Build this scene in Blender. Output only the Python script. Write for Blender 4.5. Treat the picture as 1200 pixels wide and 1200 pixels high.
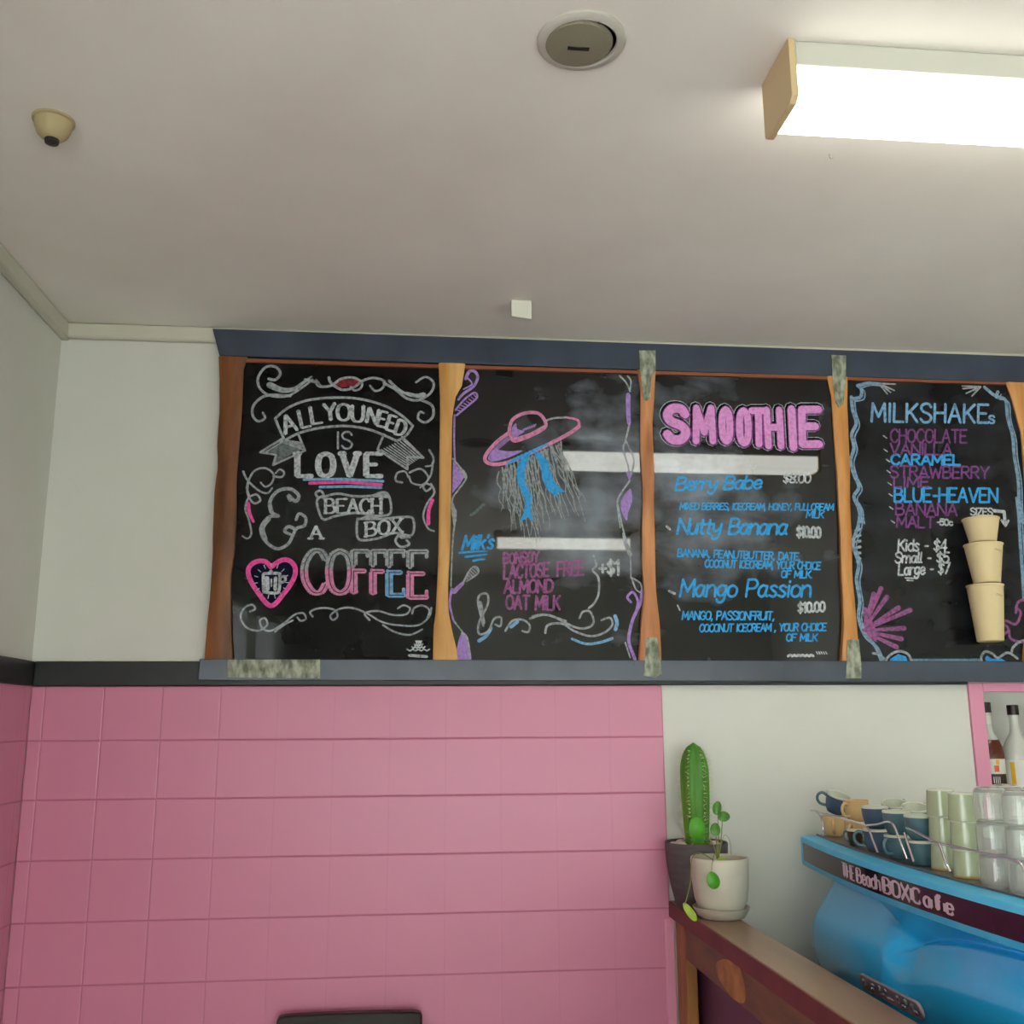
import bpy, bmesh, math, random
from mathutils import Vector, Matrix

for o in list(bpy.data.objects):
    bpy.data.objects.remove(o, do_unlink=True)
SC = bpy.context.scene
COL = SC.collection
random.seed(7)

# ------------------------------------------------------------------ camera
CAM = Vector((0.0, -2.79, 1.5))
YAW, PITCH, ROLL, FPX = 0.102719752, 0.207528804, -0.00572191, 1179.666
_f = Vector((math.sin(YAW) * math.cos(PITCH), math.cos(YAW) * math.cos(PITCH), math.sin(PITCH)))
_r0 = Vector((math.cos(YAW), -math.sin(YAW), 0))
_u0 = _r0.cross(_f)
_r = _r0 * math.cos(ROLL) + _u0 * math.sin(ROLL)
_u = _u0 * math.cos(ROLL) - _r0 * math.sin(ROLL)
cd = bpy.data.cameras.new('camera')
cam = bpy.data.objects.new('camera', cd)
COL.objects.link(cam)
cd.sensor_width = 36.0
cd.lens = FPX / 1200 * 36.0
cd.clip_start = 0.05
cam.matrix_world = Matrix(((_r.x, _u.x, -_f.x, CAM.x), (_r.y, _u.y, -_f.y, CAM.y), (_r.z, _u.z, -_f.z, CAM.z), (0, 0, 0, 1)))
SC.camera = cam

# ------------------------------------------------------------------ world, light levels, exposure
W = bpy.data.worlds.new('world'); SC.world = W; W.use_nodes = True
bg = W.node_tree.nodes['Background']
bg.inputs[0].default_value = (0.965, 1.0, 0.985, 1); bg.inputs[1].default_value = 7.6
DIFFUSER_STRENGTH = 9.5
vs = SC.view_settings
vs.view_transform = 'Standard'; vs.look = 'None'; vs.gamma = 1.0; vs.use_curve_mapping = False
vs.exposure = 0.0

# ------------------------------------------------------------------ surveying helpers (photo point -> place on a known surface)
def ray(x, y): return _r * ((x - 600) / FPX) - _u * ((y - 600) / FPX) + _f
def on_x(x, y, X): d = ray(x, y); return CAM + d * ((X - CAM.x) / d.x)
def on_y(x, y, Y=0.0): d = ray(x, y); return CAM + d * ((Y - CAM.y) / d.y)
def on_z(x, y, Z): d = ray(x, y); return CAM + d * ((Z - CAM.z) / d.z)

# ------------------------------------------------------------------ materials
def lin(c):
    return tuple((v / 12.92 if v <= 0.04045 else ((v + 0.055) / 1.055) ** 2.4) for v in [k / 255 for k in c]) + (1,)

def mat(name, rgb, rough=0.6, spec=0.5, metal=0.0, trans=0.0, ior=1.45, rgb2=None, nscale=8.0, nstretch=(1, 1, 1), nlo=0.35, nhi=0.65,
        detail=4.0, bump=0.0, bscale=None, coat=0.0, emit=None, estr=0.0, raw=False):
    m = bpy.data.materials.new(name); m.use_nodes = True
    nt = m.node_tree; N = nt.nodes; L = nt.links
    b = N['Principled BSDF']
    c1 = (tuple(rgb) + (1,)) if raw else lin(rgb)
    b.inputs['Base Color'].default_value = c1
    b.inputs['Roughness'].default_value = rough
    b.inputs['Specular IOR Level'].default_value = spec
    b.inputs['Metallic'].default_value = metal
    b.inputs['Transmission Weight'].default_value = trans
    b.inputs['IOR'].default_value = ior
    b.inputs['Coat Weight'].default_value = coat
    b.inputs['Coat Roughness'].default_value = 0.05
    if emit:
        b.inputs['Emission Color'].default_value = tuple(emit) + (1,)
        b.inputs['Emission Strength'].default_value = estr
    if rgb2 is not None or bump:
        tc = N.new('ShaderNodeTexCoord'); mp = N.new('ShaderNodeMapping'); nz = N.new('ShaderNodeTexNoise')
        mp.inputs['Scale'].default_value = nstretch
        nz.inputs['Scale'].default_value = nscale; nz.inputs['Detail'].default_value = detail
        L.new(tc.outputs['Object'], mp.inputs[0]); L.new(mp.outputs[0], nz.inputs['Vector'])
        if rgb2 is not None:
            c2 = (tuple(rgb2) + (1,)) if raw else lin(rgb2)
            rp = N.new('ShaderNodeValToRGB')
            rp.color_ramp.elements[0].position = nlo; rp.color_ramp.elements[1].position = nhi
            rp.color_ramp.elements[0].color = c1; rp.color_ramp.elements[1].color = c2
            L.new(nz.outputs['Fac'], rp.inputs[0]); L.new(rp.outputs[0], b.inputs['Base Color'])
        if bump:
            src = nz
            if bscale:
                src = N.new('ShaderNodeTexNoise'); src.inputs['Scale'].default_value = bscale
                L.new(mp.outputs[0], src.inputs['Vector'])
            bp = N.new('ShaderNodeBump'); bp.inputs['Strength'].default_value = bump; bp.inputs['Distance'].default_value = 0.002
            L.new(src.outputs['Fac'], bp.inputs['Height']); L.new(bp.outputs[0], b.inputs['Normal'])
    return m

def board_mat(name, amount, seed, sp=0.5, centre=None):
    m = mat(name, (13, 13, 14), rough=0.025, spec=sp)
    nt = m.node_tree; N = nt.nodes; L = nt.links; b = N['Principled BSDF']
    tc = N.new('ShaderNodeTexCoord'); mp = N.new('ShaderNodeMapping')
    mp.inputs['Location'].default_value = (seed, seed * 2.3, seed * .7)
    mp.inputs['Rotation'].default_value = (0, 0.35, 0)
    mp.inputs['Scale'].default_value = (2.2, 1, 6.0)
    n1 = N.new('ShaderNodeTexNoise'); n1.inputs['Scale'].default_value = 1.6; n1.inputs['Detail'].default_value = 6; n1.inputs['Distortion'].default_value = 0.8
    n2 = N.new('ShaderNodeTexNoise'); n2.inputs['Scale'].default_value = 9; n2.inputs['Detail'].default_value = 5
    L.new(tc.outputs['Object'], mp.inputs[0]); L.new(mp.outputs[0], n1.inputs['Vector']); L.new(tc.outputs['Object'], n2.inputs['Vector'])
    mu = N.new('ShaderNodeMath'); mu.operation = 'MULTIPLY'
    L.new(n1.outputs['Fac'], mu.inputs[0]); L.new(n2.outputs['Fac'], mu.inputs[1])
    rp = N.new('ShaderNodeValToRGB')
    if centre:      # smeared chalk plus a bluish reflected haze, painted strongest here
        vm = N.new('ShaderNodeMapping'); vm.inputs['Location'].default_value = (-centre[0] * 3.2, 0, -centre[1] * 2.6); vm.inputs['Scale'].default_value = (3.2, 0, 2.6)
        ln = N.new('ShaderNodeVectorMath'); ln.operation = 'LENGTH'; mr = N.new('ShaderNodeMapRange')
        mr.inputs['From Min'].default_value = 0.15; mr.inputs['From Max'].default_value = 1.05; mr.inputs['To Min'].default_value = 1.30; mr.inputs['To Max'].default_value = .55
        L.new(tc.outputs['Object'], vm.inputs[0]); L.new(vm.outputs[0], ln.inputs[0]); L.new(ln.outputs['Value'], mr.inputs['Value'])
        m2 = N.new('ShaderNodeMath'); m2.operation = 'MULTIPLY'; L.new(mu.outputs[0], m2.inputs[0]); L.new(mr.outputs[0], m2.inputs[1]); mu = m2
    rp.color_ramp.elements[0].position = 0.17; rp.color_ramp.elements[1].position = 0.44
    rp.color_ramp.elements[0].color = (0.0045, 0.0045, 0.005, 1)
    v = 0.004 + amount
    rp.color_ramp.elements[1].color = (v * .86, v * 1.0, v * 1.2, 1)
    L.new(mu.outputs[0], rp.inputs[0]); L.new(rp.outputs[0], b.inputs['Base Color'])
    return m

def tile_mat(name, axis, off, sgn=1):
    """square painted tiles, 149.5 x 148.3 mm, grooves as bump; axis = horizontal object axis"""
    m = mat(name, (228, 150, 172), rough=0.32, spec=0.45)
    nt = m.node_tree; N = nt.nodes; L = nt.links; b = N['Principled BSDF']
    tc = N.new('ShaderNodeTexCoord'); sp = N.new('ShaderNodeSeparateXYZ'); L.new(tc.outputs['Object'], sp.inputs[0])
    def math_(op, a, bb=None, clamp=False):
        n = N.new('ShaderNodeMath'); n.operation = op; n.use_clamp = clamp
        for i, k in enumerate((a, bb)):
            if k is None: continue
            if isinstance(k, (int, float)): n.inputs[i].default_value = k
            else: L.new(k, n.inputs[i])
        return n.outputs[0]
    def groove(src, o, p, w):
        t = math_('DIVIDE', math_('SUBTRACT', src, o), p)
        fr = math_('FRACT', math_('ADD', t, 100.0))
        d = math_('MULTIPLY', math_('ABSOLUTE', math_('SUBTRACT', math_('FRACT', math_('ADD', fr, 0.5)), 0.5)), p)
        return math_('DIVIDE', d, w, clamp=True)
    gh = groove(sp.outputs['Z'], 1.463, 0.1483, 0.0036)
    gv = groove(sp.outputs[axis], off, 0.1495, 0.0032)
    fade = math_('MULTIPLY', math_('SUBTRACT', sp.outputs[axis], -.62), 4.0, True)
    depth = math_('SUBTRACT', .75, math_('MULTIPLY', fade, .62)) if axis == 'X' else .5
    gv2 = math_('SUBTRACT', 1.0, math_('MULTIPLY', math_('SUBTRACT', 1.0, gv), depth))
    g = math_('MINIMUM', gh, gv2)
    nz = N.new('ShaderNodeTexNoise'); nz.inputs['Scale'].default_value = 5; nz.inputs['Detail'].default_value = 3
    L.new(tc.outputs['Object'], nz.inputs['Vector'])
    hsum = math_('ADD', g, math_('MULTIPLY', nz.outputs['Fac'], 0.5))
    bp = N.new('ShaderNodeBump'); bp.inputs['Strength'].default_value = 0.55; bp.inputs['Distance'].default_value = 0.0022
    L.new(hsum, bp.inputs['Height']); L.new(bp.outputs[0], b.inputs['Normal'])
    rp = N.new('ShaderNodeMixRGB'); rp.inputs[1].default_value = lin((184, 104, 130)); rp.inputs[2].default_value = lin((208, 131, 158))
    L.new(g, rp.inputs[0]); L.new(rp.outputs[0], b.inputs['Base Color'])
    return m

def wood_mat(name, dark, light, rough=0.45, scale=26, stretch=(1, 1, .16), coat=0.0):
    m = mat(name, dark, rough=rough, rgb2=light, nscale=scale, nstretch=stretch, nlo=0.3, nhi=0.72, detail=8, bump=0.15, coat=coat)
    return m

M = {}
M['plaster'] = mat('plaster', (219, 218, 209), rough=0.85, spec=0.25, rgb2=(213, 212, 202), nscale=2.2, bump=0.06, bscale=60)
M['ceiling'] = mat('ceiling_paint', (243, 237, 229), rough=0.8, spec=0.25, rgb2=(232, 224, 215), nscale=1.4, bump=0.05, bscale=40)
M['cornice'] = mat('cornice_paint', (208, 204, 188), rough=0.7, spec=0.3)
M['floor'] = mat('floor_vinyl', (206, 206, 202), rough=0.5, rgb2=(196, 196, 192), nscale=30)
M['trim_dark'] = mat('charcoal_paint', (30, 31, 33), rough=0.4)
M['rail'] = mat('slate_paint', (62, 72, 88), rough=0.25, spec=.7, rgb2=(52, 61, 76), nscale=5, bump=0.05, bscale=50)
M['tile_b'] = tile_mat('pink_tiles_back', 'X', -0.943)
M['tile_l'] = tile_mat('pink_tiles_left', 'Y', -0.055)
M['pink'] = mat('pink_gloss_paint', (222, 146, 172), rough=0.35)
M['board1'] = board_mat('blackboard_clean', 0.002, 0.3, 0.22)
M['board2'] = board_mat('blackboard_smear_haze_right', 0.20, 3.1, .72, (.14, .50))
M['board3'] = board_mat('blackboard_smear_haze_left', 0.23, 5.7, .72, (-.13, .50))
M['board4'] = board_mat('blackboard_wiped', 0.022, 8.2, .35)
M['wood1'] = wood_mat('timber_dark', (84, 44, 18), (142, 86, 42))
M['wood2'] = wood_mat('timber_golden', (186, 128, 60), (228, 178, 108))
M['wood3'] = wood_mat('timber_orange', (158, 94, 52), (222, 154, 100))
M['wood4'] = wood_mat('timber_amber', (174, 106, 48), (224, 164, 92))
M['wood_lip'] = mat('timber_lip', (140, 78, 48), rough=0.5)
M['tape'] = mat('mottled_tape', (100, 106, 88), rough=0.75, rgb2=(176, 180, 160), nscale=70, nstretch=(1.0, 1, .5), bump=0.5, bscale=160)
M['white_plastic'] = mat('white_plastic', (224, 222, 208), rough=0.5)
M['old_plastic'] = mat('yellowed_plastic', (206, 180, 138), rough=0.5)
M['housing'] = mat('lamp_housing', (200, 198, 186), rough=0.45)
M['det'] = mat('detector_plastic', (182, 166, 124), rough=0.6, bump=0.2, bscale=160)
M['grille'] = mat('speaker_grille', (138, 131, 112), rough=0.6, bump=0.4, bscale=300)
M['spk_rim'] = mat('speaker_rim', (196, 190, 180), rough=0.6)
M['dark'] = mat('dark_plastic', (40, 36, 32), rough=0.5)
M['steel'] = mat('brushed_steel', (186, 168, 176), rough=0.36, metal=.4)
M['chrome'] = mat('chrome', (226, 222, 224), rough=0.12, metal=.8)
M['blue'] = mat('blue_enamel', (44, 184, 246), rough=0.26, coat=0.5, spec=0.5)
M['blue_top'] = mat('blue_enamel_worn', (72, 196, 246), rough=0.4, rgb2=(94, 202, 242), nscale=14, spec=0.5)
M['band'] = mat('band_gloss', (50, 18, 40), rough=0.06, spec=0.36)
M['sign_white'] = mat('sign_white', (222, 196, 212), rough=0.5)
M['tray'] = mat('tray_metal', (128, 124, 126), rough=0.35, metal=0.7)
M['bench'] = mat('bench_laminate', (70, 66, 64), rough=0.5)
M['ledge_top'] = wood_mat('ledge_timber', (124, 88, 60), (168, 130, 96), rough=0.3, scale=7, stretch=(1, .15, 1), coat=0.2)
M['ledge_edge'] = mat('ledge_edge_maroon', (116, 50, 48), rough=0.5, rgb2=(100, 42, 40), nscale=10)
M['apron'] = wood_mat('apron_timber', (88, 62, 34), (126, 92, 54), stretch=(1, .2, 1))
M['knot'] = mat('pale_knot', (186, 138, 70), rough=0.5, rgb2=(150, 100, 44), nscale=20)
M['leg'] = wood_mat('leg_timber', (134, 88, 42), (172, 116, 58))
M['purple'] = mat('purple_paint', (96, 58, 80), rough=0.5)
M['pot_dark'] = mat('charcoal_ceramic', (92, 84, 86), rough=0.6, rgb2=(80, 73, 76), nscale=18, nstretch=(1, 1, 5))
M['pot_white'] = mat('ivory_ceramic', (200, 195, 176), rough=0.35, rgb2=(194, 188, 170), nscale=8, nstretch=(1, 1, 4))
M['soil'] = mat('soil', (60, 46, 34), rough=0.95, rgb2=(110, 92, 70), nscale=120, bump=0.6)
M['pebble'] = mat('pale_pebble', (216, 196, 190), rough=0.6)
M['cactus'] = mat('cactus_green', (66, 128, 30), rough=0.45, rgb2=(104, 164, 46), nscale=9, nstretch=(1, 1, .4))
M['spine'] = mat('cactus_spine', (214, 206, 170), rough=0.6)
M['leaf'] = mat('leaf_green', (60, 140, 20), rough=0.4, rgb2=(82, 160, 36), nscale=30)
M['leaf2'] = mat('leaf_dark', (62, 112, 34), rough=0.4, rgb2=(84, 136, 48), nscale=40)
M['leaf3'] = mat('leaf_yellow', (142, 172, 44), rough=0.4, rgb2=(170, 190, 70), nscale=40)
M['stem'] = mat('stem', (130, 134, 66), rough=0.6)
M['cup_navy'] = mat('navy_glaze', (66, 88, 108), rough=0.18, coat=0.4)
M['cup_teal'] = mat('teal_glaze', (78, 112, 122), rough=0.18, coat=0.4)
M['cup_cream'] = mat('cream_glaze', (222, 186, 132), rough=0.2, coat=0.4)
M['cup_brown'] = mat('brown_glaze', (70, 54, 44), rough=0.2, coat=0.4)
M['cup_green'] = mat('sage_glaze', (176, 188, 152), rough=0.2, coat=0.4)
M['cup_in'] = mat('pale_glaze', (214, 218, 200), rough=0.25)
M['cup_tan'] = mat('tan_band', (186, 150, 84), rough=0.4)
M['glass'] = mat('clear_glass', (246, 250, 246), rough=0.04, trans=.84, ior=1.18, coat=.5)
M['pane'] = mat('window_pane', (248, 252, 250), rough=0.0, trans=1.0, ior=1.1)
M['paper'] = mat('kraft_paper', (226, 206, 160), rough=0.7, rgb2=(220, 198, 150), nscale=6)
M['chair'] = mat('dark_leather', (24, 16, 14), rough=0.45, bump=0.2, bscale=120)
M['chair_leg'] = mat('dark_timber', (50, 34, 26), rough=0.4)
M['label_w'] = mat('paper_label', (222, 220, 212), rough=0.5)
M['label_dark'] = mat('label_dark', (44, 26, 26), rough=0.5)
M['amber'] = mat('brown_syrup', (92, 40, 20), rough=0.12)
M['yellow'] = mat('label_yellow', (226, 178, 44), rough=0.5)
M['orange'] = mat('label_orange', (206, 92, 40), rough=0.5)
M['cap'] = mat('bottle_cap', (44, 28, 22), rough=0.4)
M['milk_glass'] = mat('cloudy_bottle', (206, 206, 196), rough=0.12, spec=0.6)
def chalk(name, c, lo=0.62):
    d = tuple(int(v * lo) for v in c)
    return mat('chalk_' + name, d, rough=0.9, spec=0.1, rgb2=c, nscale=120, nlo=0.30, nhi=0.58)
K = dict(white=chalk('white', (196, 200, 204)), grey=chalk('grey', (168, 172, 176), .68), dim=chalk('dim', (112, 120, 122)), hair=chalk('hair', (150, 156, 156), .66), ink=chalk('ink', (40, 42, 46), .8), pink=chalk('pink', (240, 92, 168), .8),
         rose=chalk('rose', (216, 138, 176), .8), orchid=chalk('orchid', (224, 152, 212), .88), lav=chalk('lavender', (172, 138, 206), .8), mauve=chalk('mauve', (158, 96, 146), .68),
         plum=chalk('plum', (132, 78, 138), .66), blue=chalk('blue', (66, 164, 228), .8), sky=chalk('sky', (128, 174, 212), .75), slate=chalk('slate', (134, 164, 188), .7),
         red=chalk('red', (140, 50, 60), .6), navy=chalk('navy', (16, 20, 46), .8), black=chalk('black', (12, 12, 13), .9), haze=chalk('haze', (44, 48, 54), .5))

# ------------------------------------------------------------------ mesh builders
def org(parent):
    v = Vector((0, 0, 0))
    while parent is not None:
        v += parent.location; parent = parent.parent
    return v

def catmull(pts, n=6, closed=False):
    if len(pts) < 3: return list(pts)
    out = []; m = len(pts)
    rng = range(m) if closed else range(m - 1)
    for i in rng:
        if closed: p0, p1, p2, p3 = pts[(i - 1) % m], pts[i], pts[(i + 1) % m], pts[(i + 2) % m]
        else: p0, p1, p2, p3 = pts[max(i - 1, 0)], pts[i], pts[i + 1], pts[min(i + 2, m - 1)]
        for k in range(n):
            t = k / n; t2 = t * t; t3 = t2 * t
            out.append(tuple(.5 * (2 * p1[j] + (p2[j] - p0[j]) * t + (2 * p0[j] - 5 * p1[j] + 4 * p2[j] - p3[j]) * t2 + (3 * p1[j] - p0[j] - 3 * p2[j] + p3[j]) * t3) for j in (0, 1)))
    out.append(pts[0] if closed else pts[-1])
    return out

def smooth_loop(p): return catmull(p, 5, True)[:-1]

class MB:
    def __init__(s): s.v = []; s.f = []
    def add(s, vs, fs):
        n = len(s.v); s.v += [Vector(p) for p in vs]; s.f += [tuple(i + n for i in f) for f in fs]; return s
    def box(s, x0, x1, y0, y1, z0, z1):
        return s.add([(x, y, z) for x in (x0, x1) for y in (y0, y1) for z in (z0, z1)],
                     [(0, 1, 3, 2), (4, 6, 7, 5), (0, 4, 5, 1), (2, 3, 7, 6), (0, 2, 6, 4), (1, 5, 7, 3)])
    def prism(s, pts, d):
        """pts: planar loop of Vectors, d: extrusion Vector"""
        n = len(pts); a = [Vector(p) for p in pts]; b = [p + d for p in a]
        return s.add(a + b, [tuple(range(n))[::-1], tuple(range(n, 2 * n))] + [(i, (i + 1) % n, n + (i + 1) % n, n + i) for i in range(n)])
    def tube(s, pts, r, seg=10, r2=None, caps=True):
        pts = [Vector(p) for p in pts]; n = len(pts); rings = []
        up = None
        for i, p in enumerate(pts):
            t = (pts[min(i + 1, n - 1)] - pts[max(i - 1, 0)]).normalized()
            if up is None:
                up = Vector((0, 0, 1)) if abs(t.z) < .9 else Vector((1, 0, 0))
            a = t.cross(up).normalized(); b = a.cross(t); up = b
            rr = r if r2 is None else r + (r2 - r) * i / (n - 1)
            rings.append([p + (a * math.cos(k * 2 * math.pi / seg) + b * math.sin(k * 2 * math.pi / seg)) * rr for k in range(seg)])
        vs = [q for g in rings for q in g]
        fs = [(i * seg + k, i * seg + (k + 1) % seg, (i + 1) * seg + (k + 1) % seg, (i + 1) * seg + k) for i in range(n - 1) for k in range(seg)]
        if caps: fs += [tuple(range(seg))[::-1], tuple(range((n - 1) * seg, n * seg))]
        return s.add(vs, fs)
    def lathe(s, prof, c=(0, 0, 0), seg=36, axis='z', rib=None, caps=(True, True)):
        """prof: (r, h) list"""
        c = Vector(c); n = len(prof); vs = []
        for r, h in prof:
            for k in range(seg):
                a = 2 * math.pi * k / seg
                rr = r * (1 + (rib(a) if rib else 0))
                if axis == 'z': vs.append(c + Vector((rr * math.cos(a), rr * math.sin(a), h)))
                else: vs.append(c + Vector((h, rr * math.cos(a), rr * math.sin(a))))
        fs = [(i * seg + k, i * seg + (k + 1) % seg, (i + 1) * seg + (k + 1) % seg, (i + 1) * seg + k) for i in range(n - 1) for k in range(seg)]
        if caps[0] and prof[0][0] > 1e-6: fs.append(tuple(range(seg))[::-1])
        if caps[1] and prof[-1][0] > 1e-6: fs.append(tuple(range((n - 1) * seg, n * seg)))
        return s.add(vs, fs)
    def sphere(s, c, rx, ry, rz, seg=16, rings=10):
        c = Vector(c); vs = []; 
        for i in range(rings + 1):
            t = math.pi * i / rings
            for k in range(seg):
                a = 2 * math.pi * k / seg
                vs.append(c + Vector((rx * math.sin(t) * math.cos(a), ry * math.sin(t) * math.sin(a), rz * math.cos(t))))
        return s.add(vs, [(i * seg + k, (i + 1) * seg + k, (i + 1) * seg + (k + 1) % seg, i * seg + (k + 1) % seg) for i in range(rings) for k in range(seg)])
    def xf(s, mtx): s.v = [mtx @ p for p in s.v]; return s

def obj(name, mb, material, parent=None, smooth=False, bevel=0.0, bseg=2, label=None):
    o0 = org(parent)
    me = bpy.data.meshes.new(name)
    me.from_pydata([tuple(p - o0) for p in mb.v], [], mb.f)
    bm = bmesh.new(); bm.from_mesh(me)
    bmesh.ops.remove_doubles(bm, verts=bm.verts, dist=1e-6) if len(bm.verts) < 60000 and not getattr(mb, 'flat', False) else None
    if not getattr(mb, 'flat', False): bmesh.ops.recalc_face_normals(bm, faces=bm.faces)
    bm.to_mesh(me); bm.free()
    me.materials.append(material)
    if smooth:
        for p in me.polygons: p.use_smooth = True
        try: me.set_sharp_from_angle(angle=math.radians(40))
        except Exception: pass
    o = bpy.data.objects.new(name, me); COL.objects.link(o)
    if parent is not None: o.parent = parent
    if bevel:
        b = o.modifiers.new('bevel', 'BEVEL'); b.width = bevel; b.segments = bseg; b.limit_method = 'ANGLE'; b.angle_limit = math.radians(35)
        if smooth is False:
            for p in me.polygons: p.use_smooth = True
            try: me.set_sharp_from_angle(angle=math.radians(30))
            except Exception: pass
    if label: o['label'] = label
    return o

def tag(o, label, cat, group=None):
    o['label'] = label; o['category'] = cat
    if group: o['group'] = group
    return o
def thing(name, label, cat, loc, group=None):
    o = bpy.data.objects.new(name, None); COL.objects.link(o); o.location = loc; o.empty_display_size = 0.05
    return tag(o, label, cat, group)
def struct(o): o['kind'] = 'structure'; return o
def dup(root, loc, rot=(0, 0, 0), label=None):
    r = root.copy(); COL.objects.link(r); r.location = loc; r.rotation_euler = rot
    if label: r['label'] = label
    for ch in list(root.children):
        c = ch.copy(); COL.objects.link(c); c.parent = r
        for g in list(ch.children):
            d = g.copy(); COL.objects.link(d); d.parent = c
    return r

# ------------------------------------------------------------------ the room
CZ = 2.612                      # ceiling height
LX, RX, FY = -0.986, 3.3, -6.2  # left wall, right wall, front wall
NX0, NX1, NZ0, NZ1 = 1.600, 2.25, 1.235, 1.6085   # niche for the pink cabinet
struct(obj('floor', MB().box(LX - .1, RX + .1, FY - .1, .4, -.1, 0), M['floor']))
struct(obj('ceiling', MB().box(LX - .1, RX + .1, FY - .1, .4, CZ, CZ + .1), M['ceiling']))
wb = MB().box(LX - .1, NX0, 0, .12, 0, CZ).box(NX1, RX + .1, 0, .12, 0, CZ).box(NX0, NX1, 0, .12, 0, NZ0).box(NX0, NX1, 0, .12, NZ1, CZ)
wall_back = struct(obj('wall_back', wb, M['plaster']))
LY0, LY1 = -5.6, -2.5          # unseen window added in the left wall to light the machine side and ceiling
wall_left = struct(obj('wall_left', MB().box(LX - .1, LX, LY1, 0, 0, CZ).box(LX - .1, LX, FY, LY0, 0, CZ).box(LX - .1, LX, LY0, LY1, 0, .9).box(LX - .1, LX, LY0, LY1, 2.15, CZ), M['plaster']))
win2 = struct(obj('added_window_2', MB().box(LX - .08, LX - .02, LY0, LY1, .9, .95).box(LX - .08, LX - .02, LY0, LY1, 2.10, 2.15).box(LX - .08, LX - .02, LY0, LY0 + .05, .95, 2.10)
           .box(LX - .08, LX - .02, LY1 - .05, LY1, .95, 2.10).box(LX - .08, LX - .02, -4.075, -4.025, .95, 2.10), M['white_plastic']))
obj('pane', MB().box(LX - .053, LX - .047, LY0 + .05, -4.075, .95, 2.10), M['pane'], win2)
obj('pane', MB().box(LX - .053, LX - .047, -4.025, LY1 - .05, .95, 2.10), M['pane'], win2)
struct(obj('wall_right', MB().box(RX, RX + .1, FY, 0, 0, CZ), M['plaster']))
WX0, WX1 = -.85, 3.15  # unseen shopfront window, added to raise the daylight in the room
wf = MB().box(LX, WX0, FY - .1, FY, 0, CZ).box(WX1, RX, FY - .1, FY, 0, CZ).box(WX0, WX1, FY - .1, FY, 0, .35).box(WX0, WX1, FY - .1, FY, 1.68, CZ)
struct(obj('wall_front', wf, M['plaster']))
wm = (WX0 + WX1) / 2
win = struct(obj('added_window_1', MB().box(WX0, WX1, FY - .08, FY - .02, .35, .40).box(WX0, WX1, FY - .08, FY - .02, 1.63, 1.68).box(WX0, WX0 + .05, FY - .08, FY - .02, .40, 1.63)
          .box(WX1 - .05, WX1, FY - .08, FY - .02, .40, 1.63).box(wm - .025, wm + .025, FY - .08, FY - .02, .40, 1.63), M['white_plastic']))
obj('pane', MB().box(WX0 + .05, wm - .025, FY - .053, FY - .047, .40, 1.63), M['pane'], win)
obj('pane', MB().box(wm + .025, WX1 - .05, FY - .053, FY - .047, .40, 1.63), M['pane'], win)
# pink tile cladding of the two walls
obj('tile_cladding', MB().box(LX + .008, 0.703, -.008, 0, 0, 1.603), M['tile_b'], wall_back, bevel=.003)
obj('tile_cladding', MB().box(LX, LX + .008, LY1 + .02, -.008, 0, 1.603), M['tile_l'], wall_left)
struct(obj('trim_1', MB().box(LX + .012, 1.598, -.014, 0, 1.603, 1.668), M['trim_dark'], bevel=.003))
struct(obj('trim_2', MB().box(LX, LX + .012, LY1 + .02, 0, 1.603, 1.668), M['trim_dark'], bevel=.002))
struct(obj('trim_3', MB().box(LX + .02, RX, -.023, 0, 2.567, CZ), M['cornice'], bevel=.006))
struct(obj('trim_4', MB().box(LX, LX + .023, FY + .02, 0, 2.563, CZ), M['cornice'], bevel=.006))
# bullnose strip on the right end of the tiling, below the ledge
tag(obj('edge_strip', MB().box(.686, .7135, -.012, 0, 0, .995), M['pink'], bevel=.004), 'narrow pink edge strip at the right end of the tiles beside the timber leg', 'trim')

# ------------------------------------------------------------------ ceiling fittings
def batten(name, label, x0, x1, y0, y1):
    t = thing(name, label, 'ceiling light', ((x0 + x1) / 2, (y0 + y1) / 2, CZ))
    obj('housing', MB().box(x0 + .012, x1 - .012, y0 + .004, y1 - .004, 2.563, CZ), M['housing'], t, bevel=.004)
    df = MB()
    prof = [(y0 + .004, 2.562), (y0 + .008, 2.515), (y0 + .022, 2.503), (y1 - .022, 2.503), (y1 - .008, 2.515), (y1 - .004, 2.562)]
    df.prism([(x0 + .012, a, b) for a, b in prof], Vector((x1 - x0 - .024, 0, 0)))
    obj('diffuser', df, M['diffuser'], t)
    for xa in (x0, x1 - .012):
        c = MB()
        pr = [(y0, CZ), (y0, 2.506), (y0 + .012, 2.497), (y1 - .012, 2.497), (y1, 2.506), (y1, CZ)]
        c.prism([(xa, a, b) for a, b in pr], Vector((.012, 0, 0)))
        obj('end_cap', c, M['old_plastic'], t, bevel=.0015)
    return t
M['diffuser'] = mat('prismatic_diffuser', (240, 242, 236), rough=0.4, emit=(0.99, 1.0, 0.90), estr=DIFFUSER_STRENGTH)
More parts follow.
